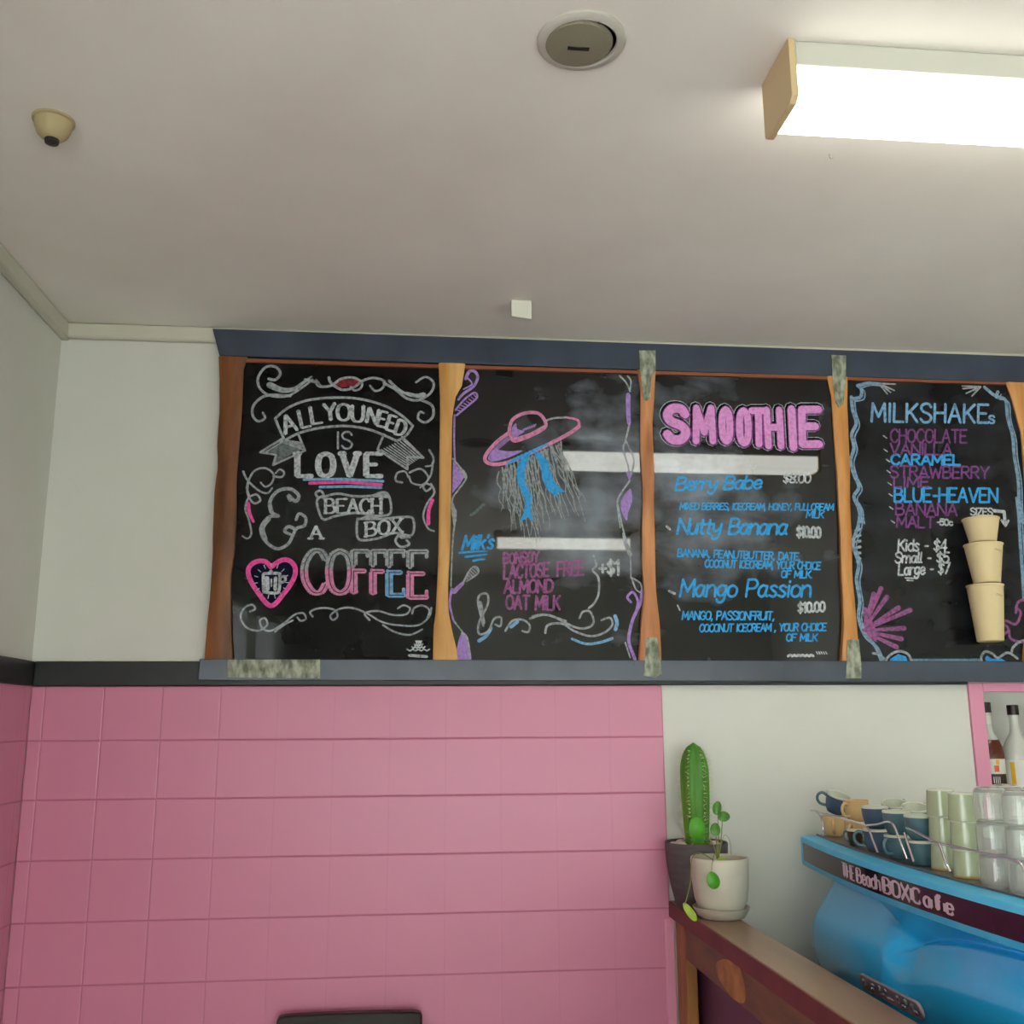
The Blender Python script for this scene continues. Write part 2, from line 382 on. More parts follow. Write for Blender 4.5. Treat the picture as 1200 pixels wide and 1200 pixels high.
def ridge(m, amp):
    nt = m.node_tree; N = nt.nodes; L = nt.links; b = N['Principled BSDF']
    tc = N.new('ShaderNodeTexCoord'); w = N.new('ShaderNodeTexWave'); w.inputs['Scale'].default_value = 90
    mp = N.new('ShaderNodeMapping'); mp.inputs['Rotation'].default_value = (0, 0, .8); L.new(tc.outputs['Object'], mp.inputs[0]); L.new(mp.outputs[0], w.inputs[0])
    ma = N.new('ShaderNodeMath'); ma.operation = 'MULTIPLY_ADD'; ma.inputs[1].default_value = amp * DIFFUSER_STRENGTH; ma.inputs[2].default_value = DIFFUSER_STRENGTH * (1 - amp / 2)
    L.new(w.outputs['Fac'], ma.inputs[0]); L.new(ma.outputs[0], b.inputs['Emission Strength'])
ridge(M['diffuser'], .12)
_nt = M['diffuser'].node_tree; _b = _nt.nodes['Principled BSDF']; _src = _b.inputs['Emission Strength'].links[0].from_socket
_g = _nt.nodes.new('ShaderNodeNewGeometry'); _s = _nt.nodes.new('ShaderNodeSeparateXYZ'); _nt.links.new(_g.outputs['Normal'], _s.inputs[0])
_m = _nt.nodes.new('ShaderNodeMapRange'); _m.inputs['From Min'].default_value = -1.0; _m.inputs['From Max'].default_value = -0.4; _m.inputs['To Min'].default_value = 0.22; _m.inputs['To Max'].default_value = 1.0
_nt.links.new(_s.outputs['Y'], _m.inputs['Value'])          # glow of the camera-side face cut, so the ceiling beside it burns less
_x = _nt.nodes.new('ShaderNodeMath'); _x.operation = 'MULTIPLY'; _nt.links.new(_src, _x.inputs[0]); _nt.links.new(_m.outputs[0], _x.inputs[1]); _nt.links.new(_x.outputs[0], _b.inputs['Emission Strength'])
batten('ceiling_light', 'long white fluorescent ceiling light with yellowed end cap, glowing over the menu boards', .611, 1.73, -1.372, -1.244)
batten('ceiling_light', 'long fluorescent ceiling light seen only as the lower reflection in the hat drawing board', .55, 1.45, -3.78, -3.655)

sp = thing('ceiling_speaker', 'round ceiling speaker with grey grille left of the lit ceiling light', 'speaker', (.268, -1.331, CZ))
obj('rim', MB().lathe([(.074, 0), (.074, -.004), (.070, -.007), (.060, -.008), (.058, -.004), (.058, 0)], (.271, -1.333, CZ)), M['spk_rim'], sp, smooth=True)
obj('grille', MB().lathe([(.0575, -.004), (.054, -.009), (.03, -.012), (0.0001, -.013)], (.266, -1.331, CZ)), M['grille'], sp, smooth=True)
obj('badge', MB().box(.248, .284, -1.333, -1.326, CZ - .0145, CZ - .011), M['dark'], sp)

sd = thing('smoke_detector', 'small cream cone-shaped detector on the ceiling near the left wall', 'detector', (-.676, -1.018, CZ))
obj('base', MB().lathe([(.0375, 0), (.0375, -.004), (.034, -.006)], (-.676, -1.018, CZ)), M['det'], sd, smooth=True)
obj('dome', MB().lathe([(.034, -.006), (.032, -.018), (.027, -.030), (.019, -.038), (.014, -.041)], (-.676, -1.018, CZ)), M['det'], sd, smooth=True)
obj('sensor_tip', MB().lathe([(.013, -.041), (.012, -.048), (.0001, -.052)], (-.676, -1.018, CZ)), M['dark'], sd, smooth=True)

p = on_z(611, 352, CZ)
wbk = MB().prism([(p.x - .027, p.y, CZ), (p.x + .027, p.y, CZ), (p.x + .027, p.y, CZ - .052), (p.x - .027, p.y, CZ - .046)], Vector((0, .016, 0)))
tag(obj('ceiling_block', wbk, M['white_plastic'], bevel=.001), 'small white square block hanging from the ceiling above the hat drawing board', 'block')
p = on_z(972, 181, CZ)
tag(obj('ceiling_hook', MB().tube([(p.x, p.y, CZ), (p.x, p.y, CZ - .006), (p.x + .003, p.y, CZ - .009), (p.x + .006, p.y, CZ - .007)], .0012, 6), M['steel']), 'tiny metal hook in the ceiling just behind the lit ceiling light', 'hook')

# ------------------------------------------------------------------ menu board frame
RF = -.035   # front face of rails and battens
rail_top = MB().prism([(-.566, RF, 2.601), (-.543, RF, 2.522), (2.1, RF, 2.512), (2.1, RF, 2.598)], Vector((0, .033 - .0, 0)))
rt = thing('top_rail', 'slate grey painted rail running along the top of the menu boards', 'rail', (.7, -.02, 2.55))
obj('board', rail_top, M['rail'], rt, bevel=.002)
obj('timber_lip', MB().box(-.47, 2.1, -.030, -.004, 2.506, 2.516), M['wood_lip'], rt, label='thin orange timber lip')
for i, (xx, zz) in enumerate(((.62, 2.565), (.86, 2.56), (1.27, 2.575), (1.62, 2.58), (-.14, 2.57))):
    obj('screw', MB().lathe([(.0035, -.0362), (.0035, -.0345)], (0, 0, 0), 10).xf(Matrix.Translation((xx, 0, zz)) @ Matrix(((1, 0, 0, 0), (0, 0, 1, 0), (0, 1, 0, 0), (0, 0, 0, 1)))), M['dark'], rt)
rb = thing('bottom_rail', 'slate grey painted rail running along the bottom of the menu boards', 'rail', (.7, -.02, 1.61))
obj('board', MB().prism([(-.551, RF, 1.617), (-.549, RF, 1.673), (2.1, RF, 1.667), (2.1, RF, 1.609)], Vector((0, .020, 0))), M['rail'], rb, bevel=.002)
for xx, zz in ((.20, 1.657), (.62, 1.660), (1.04, 1.655), (.98, 1.632)):
    obj('screw', MB().lathe([(.0035, -.0362), (.0035, -.0345)], (0, 0, 0), 10).xf(Matrix.Translation((xx, 0, zz)) @ Matrix(((1, 0, 0, 0), (0, 0, 1, 0), (0, 1, 0, 0), (0, 0, 0, 1)))), M['dark'], rb)

def board_y(z): return -.012 - .0167 * (z - 1.67)
def batten_post(label, material, left, right, z_top=2.52, z_bot=1.668, extra=None):
    lp = [on_y(*q, RF) for q in left]; rp = [on_y(*q, RF) for q in right]
    def sm(ps):
        out = []
        n = 26
        zs = [p.z for p in ps]
        for i in range(n + 1):
            z = z_top + (z_bot - z_top) * i / n
            # piecewise interpolation with cosine easing
            zz = min(max(z, zs[-1]), zs[0])
            for a, b in zip(ps[:-1], ps[1:]):
                if b.z <= zz <= a.z:
                    t = (a.z - zz) / max(a.z - b.z, 1e-6); t = t * t * (3 - 2 * t) * .6 + t * .4
                    out.append(Vector((a.x + (b.x - a.x) * t, RF, z))); break
        return out
    L_, R_ = sm(lp), sm(rp)
    n = len(L_); mb = MB(); vs = []
    for i in range(n):
        w = R_[i].x - L_[i].x
        ch = min(.006, w * .2)
        z = L_[i].z
        yb_ = board_y(z) - .0008
        vs += [Vector((L_[i].x, yb_, z)), Vector((L_[i].x, RF + .005, z)), Vector((L_[i].x + ch, RF + .001, z)), Vector((R_[i].x - ch, RF + .001, z)), Vector((R_[i].x, RF + .005, z)), Vector((R_[i].x, yb_, z))]
    fs = []
    for i in range(n - 1):
        for k in range(6):
            a = i * 6 + k; b = i * 6 + (k + 1) % 6
            fs.append((a, b, b + 6, a + 6))
    fs += [tuple(range(6))[::-1], tuple(range((n - 1) * 6, n * 6))]
    mb.add(vs, fs)
    return tag(obj('timber_batten', mb, material, smooth=True), label, 'timber batten')

P1L = [(257, 412), (256, 416), (257, 445), (257, 482), (254, 520), (255, 545), (251, 575), (249, 625), (249, 647), (246, 697), (242, 735), (239, 775)]
P1R = [(291, 412), (290, 419), (285, 432), (283, 482), (280, 520), (277, 557), (276, 615), (274, 647), (270, 677), (270, 735), (272, 775)]
batten_post('dark brown wavy-edged timber batten at the left end of the menu boards', M['wood1'], P1L, P1R)
P2L = [(514, 418), (514, 426), (516, 470), (515, 540), (514.5, 610), (513.5, 660), (511, 714), (508, 739), (507.5, 778)]
P2R = [(546, 418), (545.5, 426), (542, 449), (532.7, 468), (530, 493), (529, 563), (528, 625), (525, 695), (526, 721), (530, 739), (535, 758), (537, 778)]
batten_post('golden timber batten between the coffee board and the hat drawing board', M['wood2'], P2L, P2R)
P3L = [(746, 426), (747, 435), (751, 454), (751, 528), (754, 575), (753, 625), (753, 660), (755.5, 695), (752, 730), (749.6, 778)]
P3R = [(769, 426), (769, 436), (768, 447), (767, 467), (765, 501), (767, 546), (767, 602), (768, 635), (769, 687), (774, 736), (776, 778)]
batten_post('orange timber batten between the hat drawing board and the smoothie board', M['wood3'], P3L, P3R)
P4L = [(969, 433), (969.5, 441), (975, 461), (978.5, 512), (982, 557), (985, 611), (987.5, 680), (990, 725), (987.5, 778)]
P4R = [(994, 433), (994, 443), (994, 479), (996.5, 535), (997.6, 602), (999, 628), (1000, 676), (1003.5, 714), (1006, 743), (1007, 778)]
batten_post('amber timber batten between the smoothie board and the milkshake board', M['wood4'], P4L, P4R)
P5L = [(1178, 438), (1179, 447), (1186.6, 465), (1192, 486), (1198, 507), (1203, 560), (1208, 640), (1210, 700), (1203, 778)]
P5R = [(1236, 438), (1236, 447), (1234, 600), (1236, 778)]
batten_post('amber timber batten at the right edge of the milkshake board', M['wood4'], P5L, P5R)

def tape(label, pts):
    ps = [on_y(*q, RF - .0008) for q in pts]
    tag(obj('tape_patch', MB().prism(ps, Vector((0, -.0022, 0))), M['tape']), label, 'tape patch')
tape('mottled grey-green tape patch at the top of the batten left of the smoothie board', [(749, 411), (768, 411), (768, 434), (763, 444), (762, 466), (758, 470), (754, 468), (752, 448), (750, 434)])
tape('mottled grey-green tape patch at the foot of the batten left of the smoothie board', [(757, 747), (770, 747), (774, 777), (775.5, 790), (768, 794), (754, 792), (756, 770)])
tape('mottled grey-green tape patch at the top of the batten right of the smoothie board', [(974, 416), (991, 417), (991, 448), (988, 474), (983, 478), (979, 472), (976, 448)])
tape('mottled grey-green tape patch at the foot of the batten right of the smoothie board', [(993, 750), (1006, 749), (1009, 778), (1009, 795), (991, 795), (992, 775)])
tape('long mottled grey-green tape patch on the bottom rail below the coffee board', [(267, 773), (375, 773), (375, 795), (266, 794)])

# ------------------------------------------------------------------ blackboards: panels lean forward by one degree
EPS = .0167
NB = Vector((0, -1, -EPS)).normalized(); UB = Vector((0, -EPS, 1)).normalized()
B0 = Vector((0, board_y(1.67), 1.67))
def to_board(x, y):
    d = ray(x, y); t = (B0 - CAM).dot(NB) / d.dot(NB); q = CAM + d * t - B0
    return (q.x, min(q.dot(UB), .829))
def from_board(uv, lift): return B0 + Vector((uv[0], 0, 0)) + UB * uv[1] + NB * lift

def board(label, material, x0, x1):
    t = thing('chalkboard', label, 'chalkboard', ((x0 + x1) / 2, -.02, 1.67))
    a = [from_board((x, u), 0) for x, u in ((x0, -.003), (x1, -.003), (x1, .834), (x0, .834))]
    obj('panel', MB().prism(a, Vector((0, .006, 0))), material, t)
    return t
xb = lambda px: on_y(px, 610, -.02).x
BD1 = board('black chalkboard at the left end reading ALL YOU NEED IS LOVE and COFFEE', M['board1'], xb(262), xb(521.5))
BD2 = board('smeared black chalkboard with painted-in haze, the drawn purple hat, blue ribbons and milk list', M['board2'], xb(522), xb(759.5))
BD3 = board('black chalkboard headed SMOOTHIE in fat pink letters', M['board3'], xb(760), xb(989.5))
BD4 = board('black chalkboard headed MILKSHAKES with paper cups fixed to it', M['board4'], xb(990), xb(1220))

# ------------------------------------------------------------------ chalk strokes
class Ink:
    """collects flat strokes and fills in a board's own plane"""
    def __init__(s, place): s.v = []; s.f = []; s.base = place; s.n = 0
    def place(s, q, lift):
        return s.base(q, lift + (len(s.f) % 48) * 3e-6)
    def stroke(s, pts, w, w2=None, pen=None, smooth=False, lift=.0003, caps=True):
        n = len(pts)
        if n < 2: return s
        w2 = w if w2 is None else w2
        hw = lambda i: (w + (w2 - w) * i / (n - 1)) / 2
        if smooth:
            L_, R_ = [], []
            for i in range(n):
                a, b = pts[max(i - 1, 0)], pts[min(i + 1, n - 1)]
                dx, dy = b[0] - a[0], b[1] - a[1]; l = math.hypot(dx, dy) or 1e-9
                h = hw(i)
                if pen: h *= pen + (1 - pen) * abs(dy) / l
                L_.append((pts[i][0] - dy / l * h, pts[i][1] + dx / l * h)); R_.append((pts[i][0] + dy / l * h, pts[i][1] - dx / l * h))
            b0 = len(s.v); s.v += [s.place(q, lift) for q in L_ + R_]
            s.f += [(b0 + i, b0 + n + i, b0 + n + i + 1, b0 + i + 1) for i in range(n - 1)]
        else:
            for i in range(n - 1):
                a, b = pts[i], pts[i + 1]
                dx, dy = b[0] - a[0], b[1] - a[1]; l = math.hypot(dx, dy) or 1e-9
                h0, h1 = hw(i), hw(i + 1)
                if pen: k = pen + (1 - pen) * abs(dy) / l; h0 *= k; h1 *= k
                nx, ny = -dy / l, dx / l; b0 = len(s.v)
                s.v += [s.place(q, lift) for q in ((a[0] + nx * h0, a[1] + ny * h0), (a[0] - nx * h0, a[1] - ny * h0), (b[0] - nx * h1, b[1] - ny * h1), (b[0] + nx * h1, b[1] + ny * h1))]
                s.f.append((b0, b0 + 1, b0 + 2, b0 + 3))
        if caps:
            for i in ([0, n - 1] if smooth else range(n)):
                h = hw(i) * (pen if pen else 1); b0 = len(s.v)
                s.v += [s.place((pts[i][0] + h * math.cos(k * math.pi / 4), pts[i][1] + h * math.sin(k * math.pi / 4)), lift) for k in range(8)]
                s.f.append(tuple(range(b0, b0 + 8)))
        return s
    def fill(s, pts, lift=.0002):
        b0 = len(s.v); s.v += [s.place(q, lift) for q in pts]; s.f.append(tuple(range(b0, b0 + len(pts)))); return s
    def make(s, name, material, parent, label=None, gap=.017):
        # pieces that stand apart on the board become parts of their own
        bx = []
        for f in s.f:
            ps = [s.v[i] for i in f]
            bx.append([min(p.x for p in ps), max(p.x for p in ps), min(p.z for p in ps), max(p.z for p in ps), min(p.y for p in ps), max(p.y for p in ps)])
        par = list(range(len(bx)))
        def find(i):
            while par[i] != i: par[i] = par[par[i]]; i = par[i]
            return i
        order = sorted(range(len(bx)), key=lambda i: bx[i][4] if parent is not None and parent.name.startswith('coffee') else bx[i][0])
        wide = (4, 5) if parent is not None and parent.name.startswith('coffee') else (0, 1)
        act = []
        for i in order:
            act = [j for j in act if bx[j][wide[1]] > bx[i][wide[0]] - gap]
            for j in act:
                if bx[i][2] - gap < bx[j][3] and bx[j][2] - gap < bx[i][3]: par[find(i)] = find(j)
            act.append(i)
        groups = {}
        for i in range(len(bx)): groups.setdefault(find(i), []).append(i)
        for g in sorted(groups.values(), key=lambda g: min(bx[i][0] for i in g)):
            mb = MB(); mb.flat = True; mp = {}
            for i in g:
                f = []
                for q in s.f[i]:
                    if q not in mp: mp[q] = len(mb.v); mb.v.append(s.v[q])
                    f.append(mp[q])
                mb.f.append(tuple(f))
            o = obj(name, mb, material, parent, label=label)
        return o

G = {  # letter shapes: width, strokes ("~" = curved)
'A': (4, "0,0 2,6 4,0;.8,2.1 3.2,2.1"), 'B': (3.7, "0,0 0,6;~0,6 2.2,6 3.2,4.8 2.4,3.3 0,3.1;~0,3.1 2.8,3 3.7,1.6 2.6,.1 0,0"),
'C': (3.7, "~3.7,4.8 2.9,5.9 1.5,5.9 .3,4.5 0,3 .3,1.5 1.5,.1 2.9,.1 3.7,1.2"), 'D': (3.8, "0,0 0,6;~0,6 2.3,5.8 3.7,4.3 3.7,1.7 2.3,.2 0,0"),
'E': (3.3, "3.3,6 0,6 0,0 3.3,0;0,3.1 2.6,3.1"), 'F': (3.2, "3.2,6 0,6 0,0;0,3.1 2.5,3.1"), 'G': (3.9, "~3.7,4.9 2.7,6 1.2,5.7 .1,4 .1,2 1.2,.3 2.8,0 3.7,1.2;3.8,1 3.8,2.7 2.4,2.7"),
'H': (3.6, "0,0 0,6;3.6,0 3.6,6;0,3.1 3.6,3.1"), 'I': (.6, ".3,0 .3,6"), 'K': (3.6, "0,0 0,6;3.5,6 .2,2.6;1.1,3.5 3.6,0"), 'L': (3.1, "0,6 0,0 3.1,0"),
'M': (4.6, "0,0 .3,6 2.3,1.6 4.3,6 4.6,0"), 'N': (3.8, "0,0 0,6 3.8,0 3.8,6"), 'O': (4, "~2,6 .5,5.2 0,3 .5,.8 2,0 3.5,.8 4,3 3.5,5.2 2,6"),
'P': (3.4, "0,0 0,6;~0,6 2.4,6 3.4,4.5 2.4,3 0,2.8"), 'R': (3.6, "0,0 0,6;~0,6 2.4,6 3.3,4.6 2.4,3.2 0,3;1.5,3 3.6,0"),
'S': (3.5, "~3.4,5 2.6,6 1,6 .1,4.9 .7,3.6 2.6,2.7 3.5,1.5 2.7,.1 1,0 0,1"), 'T': (3.8, "0,6 3.8,6;1.9,6 1.9,0"), 'U': (3.8, "~0,6 0,2.2 .7,.4 1.9,0 3.1,.4 3.8,2.2 3.8,6"),
'V': (4, "0,6 2,0 4,6"), 'W': (5.4, "0,6 1.3,0 2.7,4.6 4.1,0 5.4,6"), 'X': (3.6, "0,0 3.6,6;0,6 3.6,0"), 'Y': (3.8, "0,6 1.9,3 3.8,6;1.9,3 1.9,0"), 'Z': (3.4, "0,6 3.4,6 0,0 3.4,0"),
'a': (3.2, "~2.8,3.4 1.4,4 .2,2.8 .2,1 1.2,0 2.3,.8 2.8,3.4;~2.8,3.8 2.6,1.2 3.2,.1"), 'b': (3.1, "0,6 0,0;~0,3 1.5,4 2.9,2.8 2.8,.8 1.4,0 0,.9"), 'c': (2.8, "~2.7,3.2 1.5,4 .2,2.8 .2,1 1.5,0 2.8,.8"),
'd': (3.1, "3,6 3,0;~3,3 1.6,4 .2,2.8 .2,1 1.5,0 3,.9"), 'e': (2.9, "~.2,2 2.7,2.3 2.2,3.8 1,3.8 .1,2.2 .7,.4 1.9,0 2.9,.9"), 'f': (2.2, "~2.2,5.4 1.5,6 .8,5 .8,0;0,3.8 1.9,3.8"),
'g': (3.1, "~2.8,3.4 1.4,4 .2,2.8 .4,.9 1.6,.3 2.7,1.6;~2.8,3.9 2.8,0 2,-1.9 .6,-1.9 .2,-1"), 'h': (3, "0,6 0,0;~0,2.8 1.4,4 2.7,3.2 2.8,0"), 'i': (.8, ".3,3.9 .4,0;.35,5.2 .4,5.5"), 'k': (2.8, "0,6 0,0;2.6,3.8 0,1.7;1,2.5 2.8,0"),
'l': (.9, "~.3,6 .2,1 .9,.1"), 'm': (4.7, "0,4 0,0;~0,2.7 1.2,4 2.2,3.2 2.3,0;~2.3,2.7 3.4,4 4.5,3.2 4.7,0"), 'n': (3, "0,4 0,0;~0,2.7 1.4,4 2.7,3.2 3,0"), 'o': (3, "~1.5,4 .2,3.2 .1,1 1.3,0 2.7,.7 2.9,2.8 1.5,4"),
'p': (3, "0,4 0,-2;~0,3 1.5,4 2.9,2.8 2.8,.8 1.4,0 0,.9"), 'r': (2.2, "0,4 0,0;~0,2.4 1,3.8 2.2,3.7"), 's': (2.5, "~2.4,3.4 1.4,4 .3,3.2 1.2,2.2 2.4,1.2 1.6,0 .1,.5"), 't': (2.2, "1,5.6 1,.4 2,0;0,3.9 2.2,3.9"),
'u': (3, "~0,4 0,1.2 1,0 2.3,.8 2.8,4;2.8,4 3,0"), 'y': (3, "~0,4 .3,1.8 1.4,1.1 2.7,2.4;~2.9,4 2.6,0 1.7,-1.9 .5,-1.8 .2,-1"), 'z': (2.6, "0,4 2.6,4 0,0 2.6,0"),
'0': (3.2, "~1.6,6 .2,4.8 .2,1.2 1.6,0 3,1.2 3,4.8 1.6,6"), '1': (1.6, "0,4.8 1.1,6 1.1,0"), '4': (3.4, "2.6,0 2.6,6 0,1.8 3.4,1.8"), '5': (3.2, "3,6 .4,6 .3,3.4;~.3,3.4 2,3.8 3.2,2.3 2.4,.3 .8,0 0,.8"),
'7': (3.2, "0,6 3.2,6 1,0"), '8': (3.2, "~1.6,3.2 .3,4.2 .5,5.6 1.6,6 2.7,5.6 2.9,4.2 1.6,3.2 .1,1.8 .4,.4 1.6,0 2.8,.4 3.1,1.8 1.6,3.2"),
'$': (3.2, "~3.1,4.7 2.2,5.4 .8,5.2 .2,4.2 1.4,3.2 2.9,2.2 2.6,.9 1,.5 .1,1.2;1.6,6.4 1.6,-.4"), '.': (.8, ".3,0 .5,.4"), ',': (.9, ".6,.5 .1,-1"), '-': (2, ".2,2.6 1.8,2.6"), '+': (3, "0,2.6 3,2.6;1.5,4.2 1.5,1"), "'": (.6, ".3,6 .2,4.8"),
' ': (2.2, ""),
}
def glyph(ch):
    w, st = G[ch]; out = []
    for s in st.split(';'):
        if not s: continue
        sm = s[0] == '~'
        pts = [tuple(float(v) for v in q.split(',')) for q in s.lstrip('~').split()]
        out.append((sm, catmull(pts, 5) if sm else pts))
    return w, out

def layout(text, gap=1.1):
    x = 0; out = []
    for ch in text:
        w, st = glyph(ch); out.append((ch, x, w, st)); x += w + gap
    return out, x - gap

PXM = 2.79 / FPX * 1.004     # metres per photo pixel at the boards
class Art:
    """drawing frame of one photo crop: crop pixel -> photo pixel -> board plane"""
    def __init__(s, x0, y0, k): s.x0, s.y0, s.k = x0, y0, k
    def P(s, q): return to_board(s.x0 + q[0] / s.k, s.y0 + q[1] / s.k)
    def line(s, ink, pts, w=2.6, w2=None, smooth=True, n=6, lift=.0003, closed=False, pen=None):
        q = [s.P(p) for p in pts]
        if smooth: q = catmull(q, n, closed)
        ink.stroke(q, w * PXM, None if w2 is None else w2 * PXM, smooth=smooth, lift=lift, pen=pen)
    def fill(s, ink, pts, smooth=True, lift=.0002):
        q = [s.P(p) for p in pts]
        ink.fill(catmull(q, 5, True)[:-1] if smooth else q, lift)
    def text(s, ink, txt, A, B, h, w=2.0, slant=0.0, gap=1.1, lift=.0003, pen=None, serif=0, jit=0.0):
        lay, tot = layout(txt, gap)
        dx, dy = (B[0] - A[0]) / tot, (B[1] - A[1]) / tot
        for ch, x, gw, st in lay:
            jy = random.uniform(-jit, jit)
            def mp(q):
                X = x + q[0] + slant * q[1]
                return s.P((A[0] + dx * X, A[1] + dy * X - q[1] * h / 6 + jy * h))
            for sm, pts in st:
                ink.stroke([mp(q) for q in pts], w * PXM, smooth=sm, lift=lift, pen=pen)
                if serif and not sm:
                    for e in (pts[0], pts[-1]):
                        if ch in 'LOVECFABHXI' and (e[1] in (0, 6)):
                            ink.stroke([mp((e[0] - serif, e[1])), mp((e[0] + serif, e[1]))], w * .8 * PXM, lift=lift)

def bink(): return Ink(from_board)
# ---- board one
c1 = Art(230, 370, 4); c2 = Art(230, 560, 4)
k = bink()
for pts in ([(340, 296), (372, 300), (394, 270), (372, 240), (325, 242), (290, 290), (298, 340), (345, 374), (420, 378), (480, 348), (545, 300)],
            [(440, 376), (330, 374), (272, 415), (264, 465), (290, 495), (322, 480), (312, 455)], [(510, 300), (560, 312), (585, 335), (560, 300), (575, 330), (630, 328), (680, 296), (735, 290), (775, 312), (770, 340), (742, 350), (725, 334)],
            [(622, 290), (632, 315), (680, 346), (735, 338), (785, 302), (835, 292), (882, 308), (870, 342), (838, 352), (815, 328)], [(880, 316), (932, 345), (985, 386), (1040, 396), (1098, 362), (1112, 315), (1075, 287), (1030, 312)],
            [(1050, 394), (1104, 420), (1110, 470), (1075, 500), (1040, 482), (1048, 452), (1066, 456)], [(905, 306), (955, 350), (1010, 375), (1060, 372)]):
    c1.line(k, pts, 3.4, 2.6)
c1.line(k, [(345, 325), (400, 348), (455, 345), (500, 315), (540, 286)], 8, 2); c1.line(k, [(985, 362), (1030, 375), (1065, 372)], 3, 7)
k.make('scroll_border', K['grey'], BD1)
k = bink(); c1.fill(k, [(640, 320), (680, 300), (740, 298), (762, 308), (730, 332), (670, 334)]); k.make('red_lens', K['red'], BD1, 'dark red lens shape')
k = bink()
arcT = [(370, 482), (430, 432), (520, 397), (640, 384), (760, 389), (880, 421), (960, 466), (1015, 516)]
arcB = [(415, 585), (480, 551), (580, 526), (700, 517), (800, 531), (870, 556), (940, 587)]
c1.line(k, arcT, 3); c1.line(k, arcB, 3); c1.line(k, [(370, 482), (392, 535), (415, 585)], 3); c1.line(k, [(1015, 516), (985, 560), (940, 587)], 3)
c1.line(k, [(410, 572), (300, 640), (375, 652), (360, 700), (510, 632), (480, 560)], 2.6, smooth=False)
c1.line(k, [(880, 556), (850, 626), (990, 720), (990, 660), (1065, 666), (965, 568)], 2.6, smooth=False)
for i in range(9):
    t = i / 8; c1.line(k, [(868 + 100 * t, 622 - 45 * t + 6), (990 + 66 * t, 704 - 44 * t)], 1.5, smooth=False)
    c1.line(k, [(325 + 5 * t, 640 + 2 * t), (420 + 3 * t, 582 + 4 * t)], 1.5, smooth=False) if i < 1 else None
    c1.line(k, [(385 + 28 * t, 588 - 14 * t), (500 - 20 * t, 628 - 55 * t)], 1.2, smooth=False) if i < 6 else None
k.make('banner', K['grey'], BD1)
k = bink(); c1.fill(k, [(318, 638), (412, 580), (495, 626), (368, 690), (384, 646)], smooth=False); k.make('banner_shading', K['dim'], BD1)
k = bink()
for ch, x, yb, hh, rot, wd in (('A', 418, 556, 84, -.33, 60), ('L', 496, 526, 84, -.22, 42), ('L', 546, 508, 82, -.16, 46), ('Y', 604, 492, 78, -.1, 54), ('O', 662, 490, 76, 0, 58), ('U', 730, 496, 76, .02, 52), ('N', 798, 500, 70, .2, 46), ('E', 846, 514, 70, .25, 36), ('E', 888, 532, 70, .3, 34), ('D', 928, 552, 70, .35, 40)):
    gw, st = glyph(ch); sx = wd / gw
    for sm, pts in st:
        q = [c1.P((x + a * sx * math.cos(rot) + b * hh / 6 * math.sin(rot), yb + a * sx * math.sin(rot) - b * hh / 6 * math.cos(rot))) for a, b in pts]
        k.stroke(q, 4.6 * PXM, smooth=sm, pen=.5)
k.make('lettering', K['white'], BD1, 'white chalk lettering')
k = bink(); c1.text(k, 'IS', (660, 622), (730, 622), 76, 2.4); k.make('lettering', K['grey'], BD1, 'grey chalk lettering')
k = bink(); c1.text(k, 'LOVE', (474, 752), (856, 752), 106, 7.4, gap=2.3, serif=.55, pen=.62); k.make('lettering', K['white'], BD1, 'thick white chalk lettering')
k = bink(); c1.line(k, [(505, 768), (690, 766), (875, 776)], 3.2, smooth=False); c1.line(k, [(580, 803), (720, 800), (866, 806)], 3.2, smooth=False); k.make('underline', K['sky'], BD1, 'blue chalk underline')
k = bink(); c1.line(k, [(532, 785), (700, 780), (868, 792)], 3.6, smooth=False); k.make('underline', K['pink'], BD1, 'pink chalk underline')
k = bink()
for pts in ([(220, 730), (240, 770), (288, 816), (332, 832), (356, 808)], [(250, 850), (238, 800), (268, 732), (320, 714), (362, 742), (355, 782), (325, 802), (302, 782)], [(362, 752), (400, 756), (412, 735), (392, 720), (372, 738)],
            [(245, 770), (240, 830), (268, 878), (300, 866), (282, 838), (244, 856), (230, 905), (246, 955), (258, 1020), (240, 1044), (216, 1032)],
            [(1092, 630), (1112, 668), (1104, 700), (1075, 706)], [(1108, 690), (1100, 745), (1068, 795)], [(965, 782), (935, 772), (942, 738), (978, 730), (994, 758)], [(1000, 735), (1052, 718), (1088, 758), (1062, 792), (1012, 784), (998, 752)],
            [(1062, 800), (1078, 822), (1104, 800), (1072, 786), (1050, 806)], [(1100, 788), (1116, 830), (1082, 880), (1064, 940), (1085, 995), (1115, 1010)]):
    c1.line(k, pts, 2.6, 2.0)
for pts in ([(440, 104), (432, 82), (466, 110), (480, 82), (440, 52), (382, 62), (346, 110), (352, 160), (386, 180), (344, 182), (304, 232), (320, 290), (376, 332), (430, 310), (456, 262), (472, 236), (508, 222), (512, 186), (482, 168), (468, 196)], [(462, 240), (432, 228), (414, 250), (440, 264)]):
    c2.line(k, pts, 4.2, 3.4)
c2.line(k, [(362, 84), (346, 112), (352, 158)], 2, 5); c2.line(k, [(340, 190), (310, 235), (324, 288)], 6, 5)
k.make('side_flourish', K['grey'], BD1)
k = bink(); c1.line(k, [(243, 880), (250, 925), (268, 965)], 4.5, 3); c1.line(k, [(1108, 865), (1090, 912), (1088, 975)], 4, 4.5); k.make('pink_dash', K['pink'], BD1, 'pink chalk dash')
k = bink()
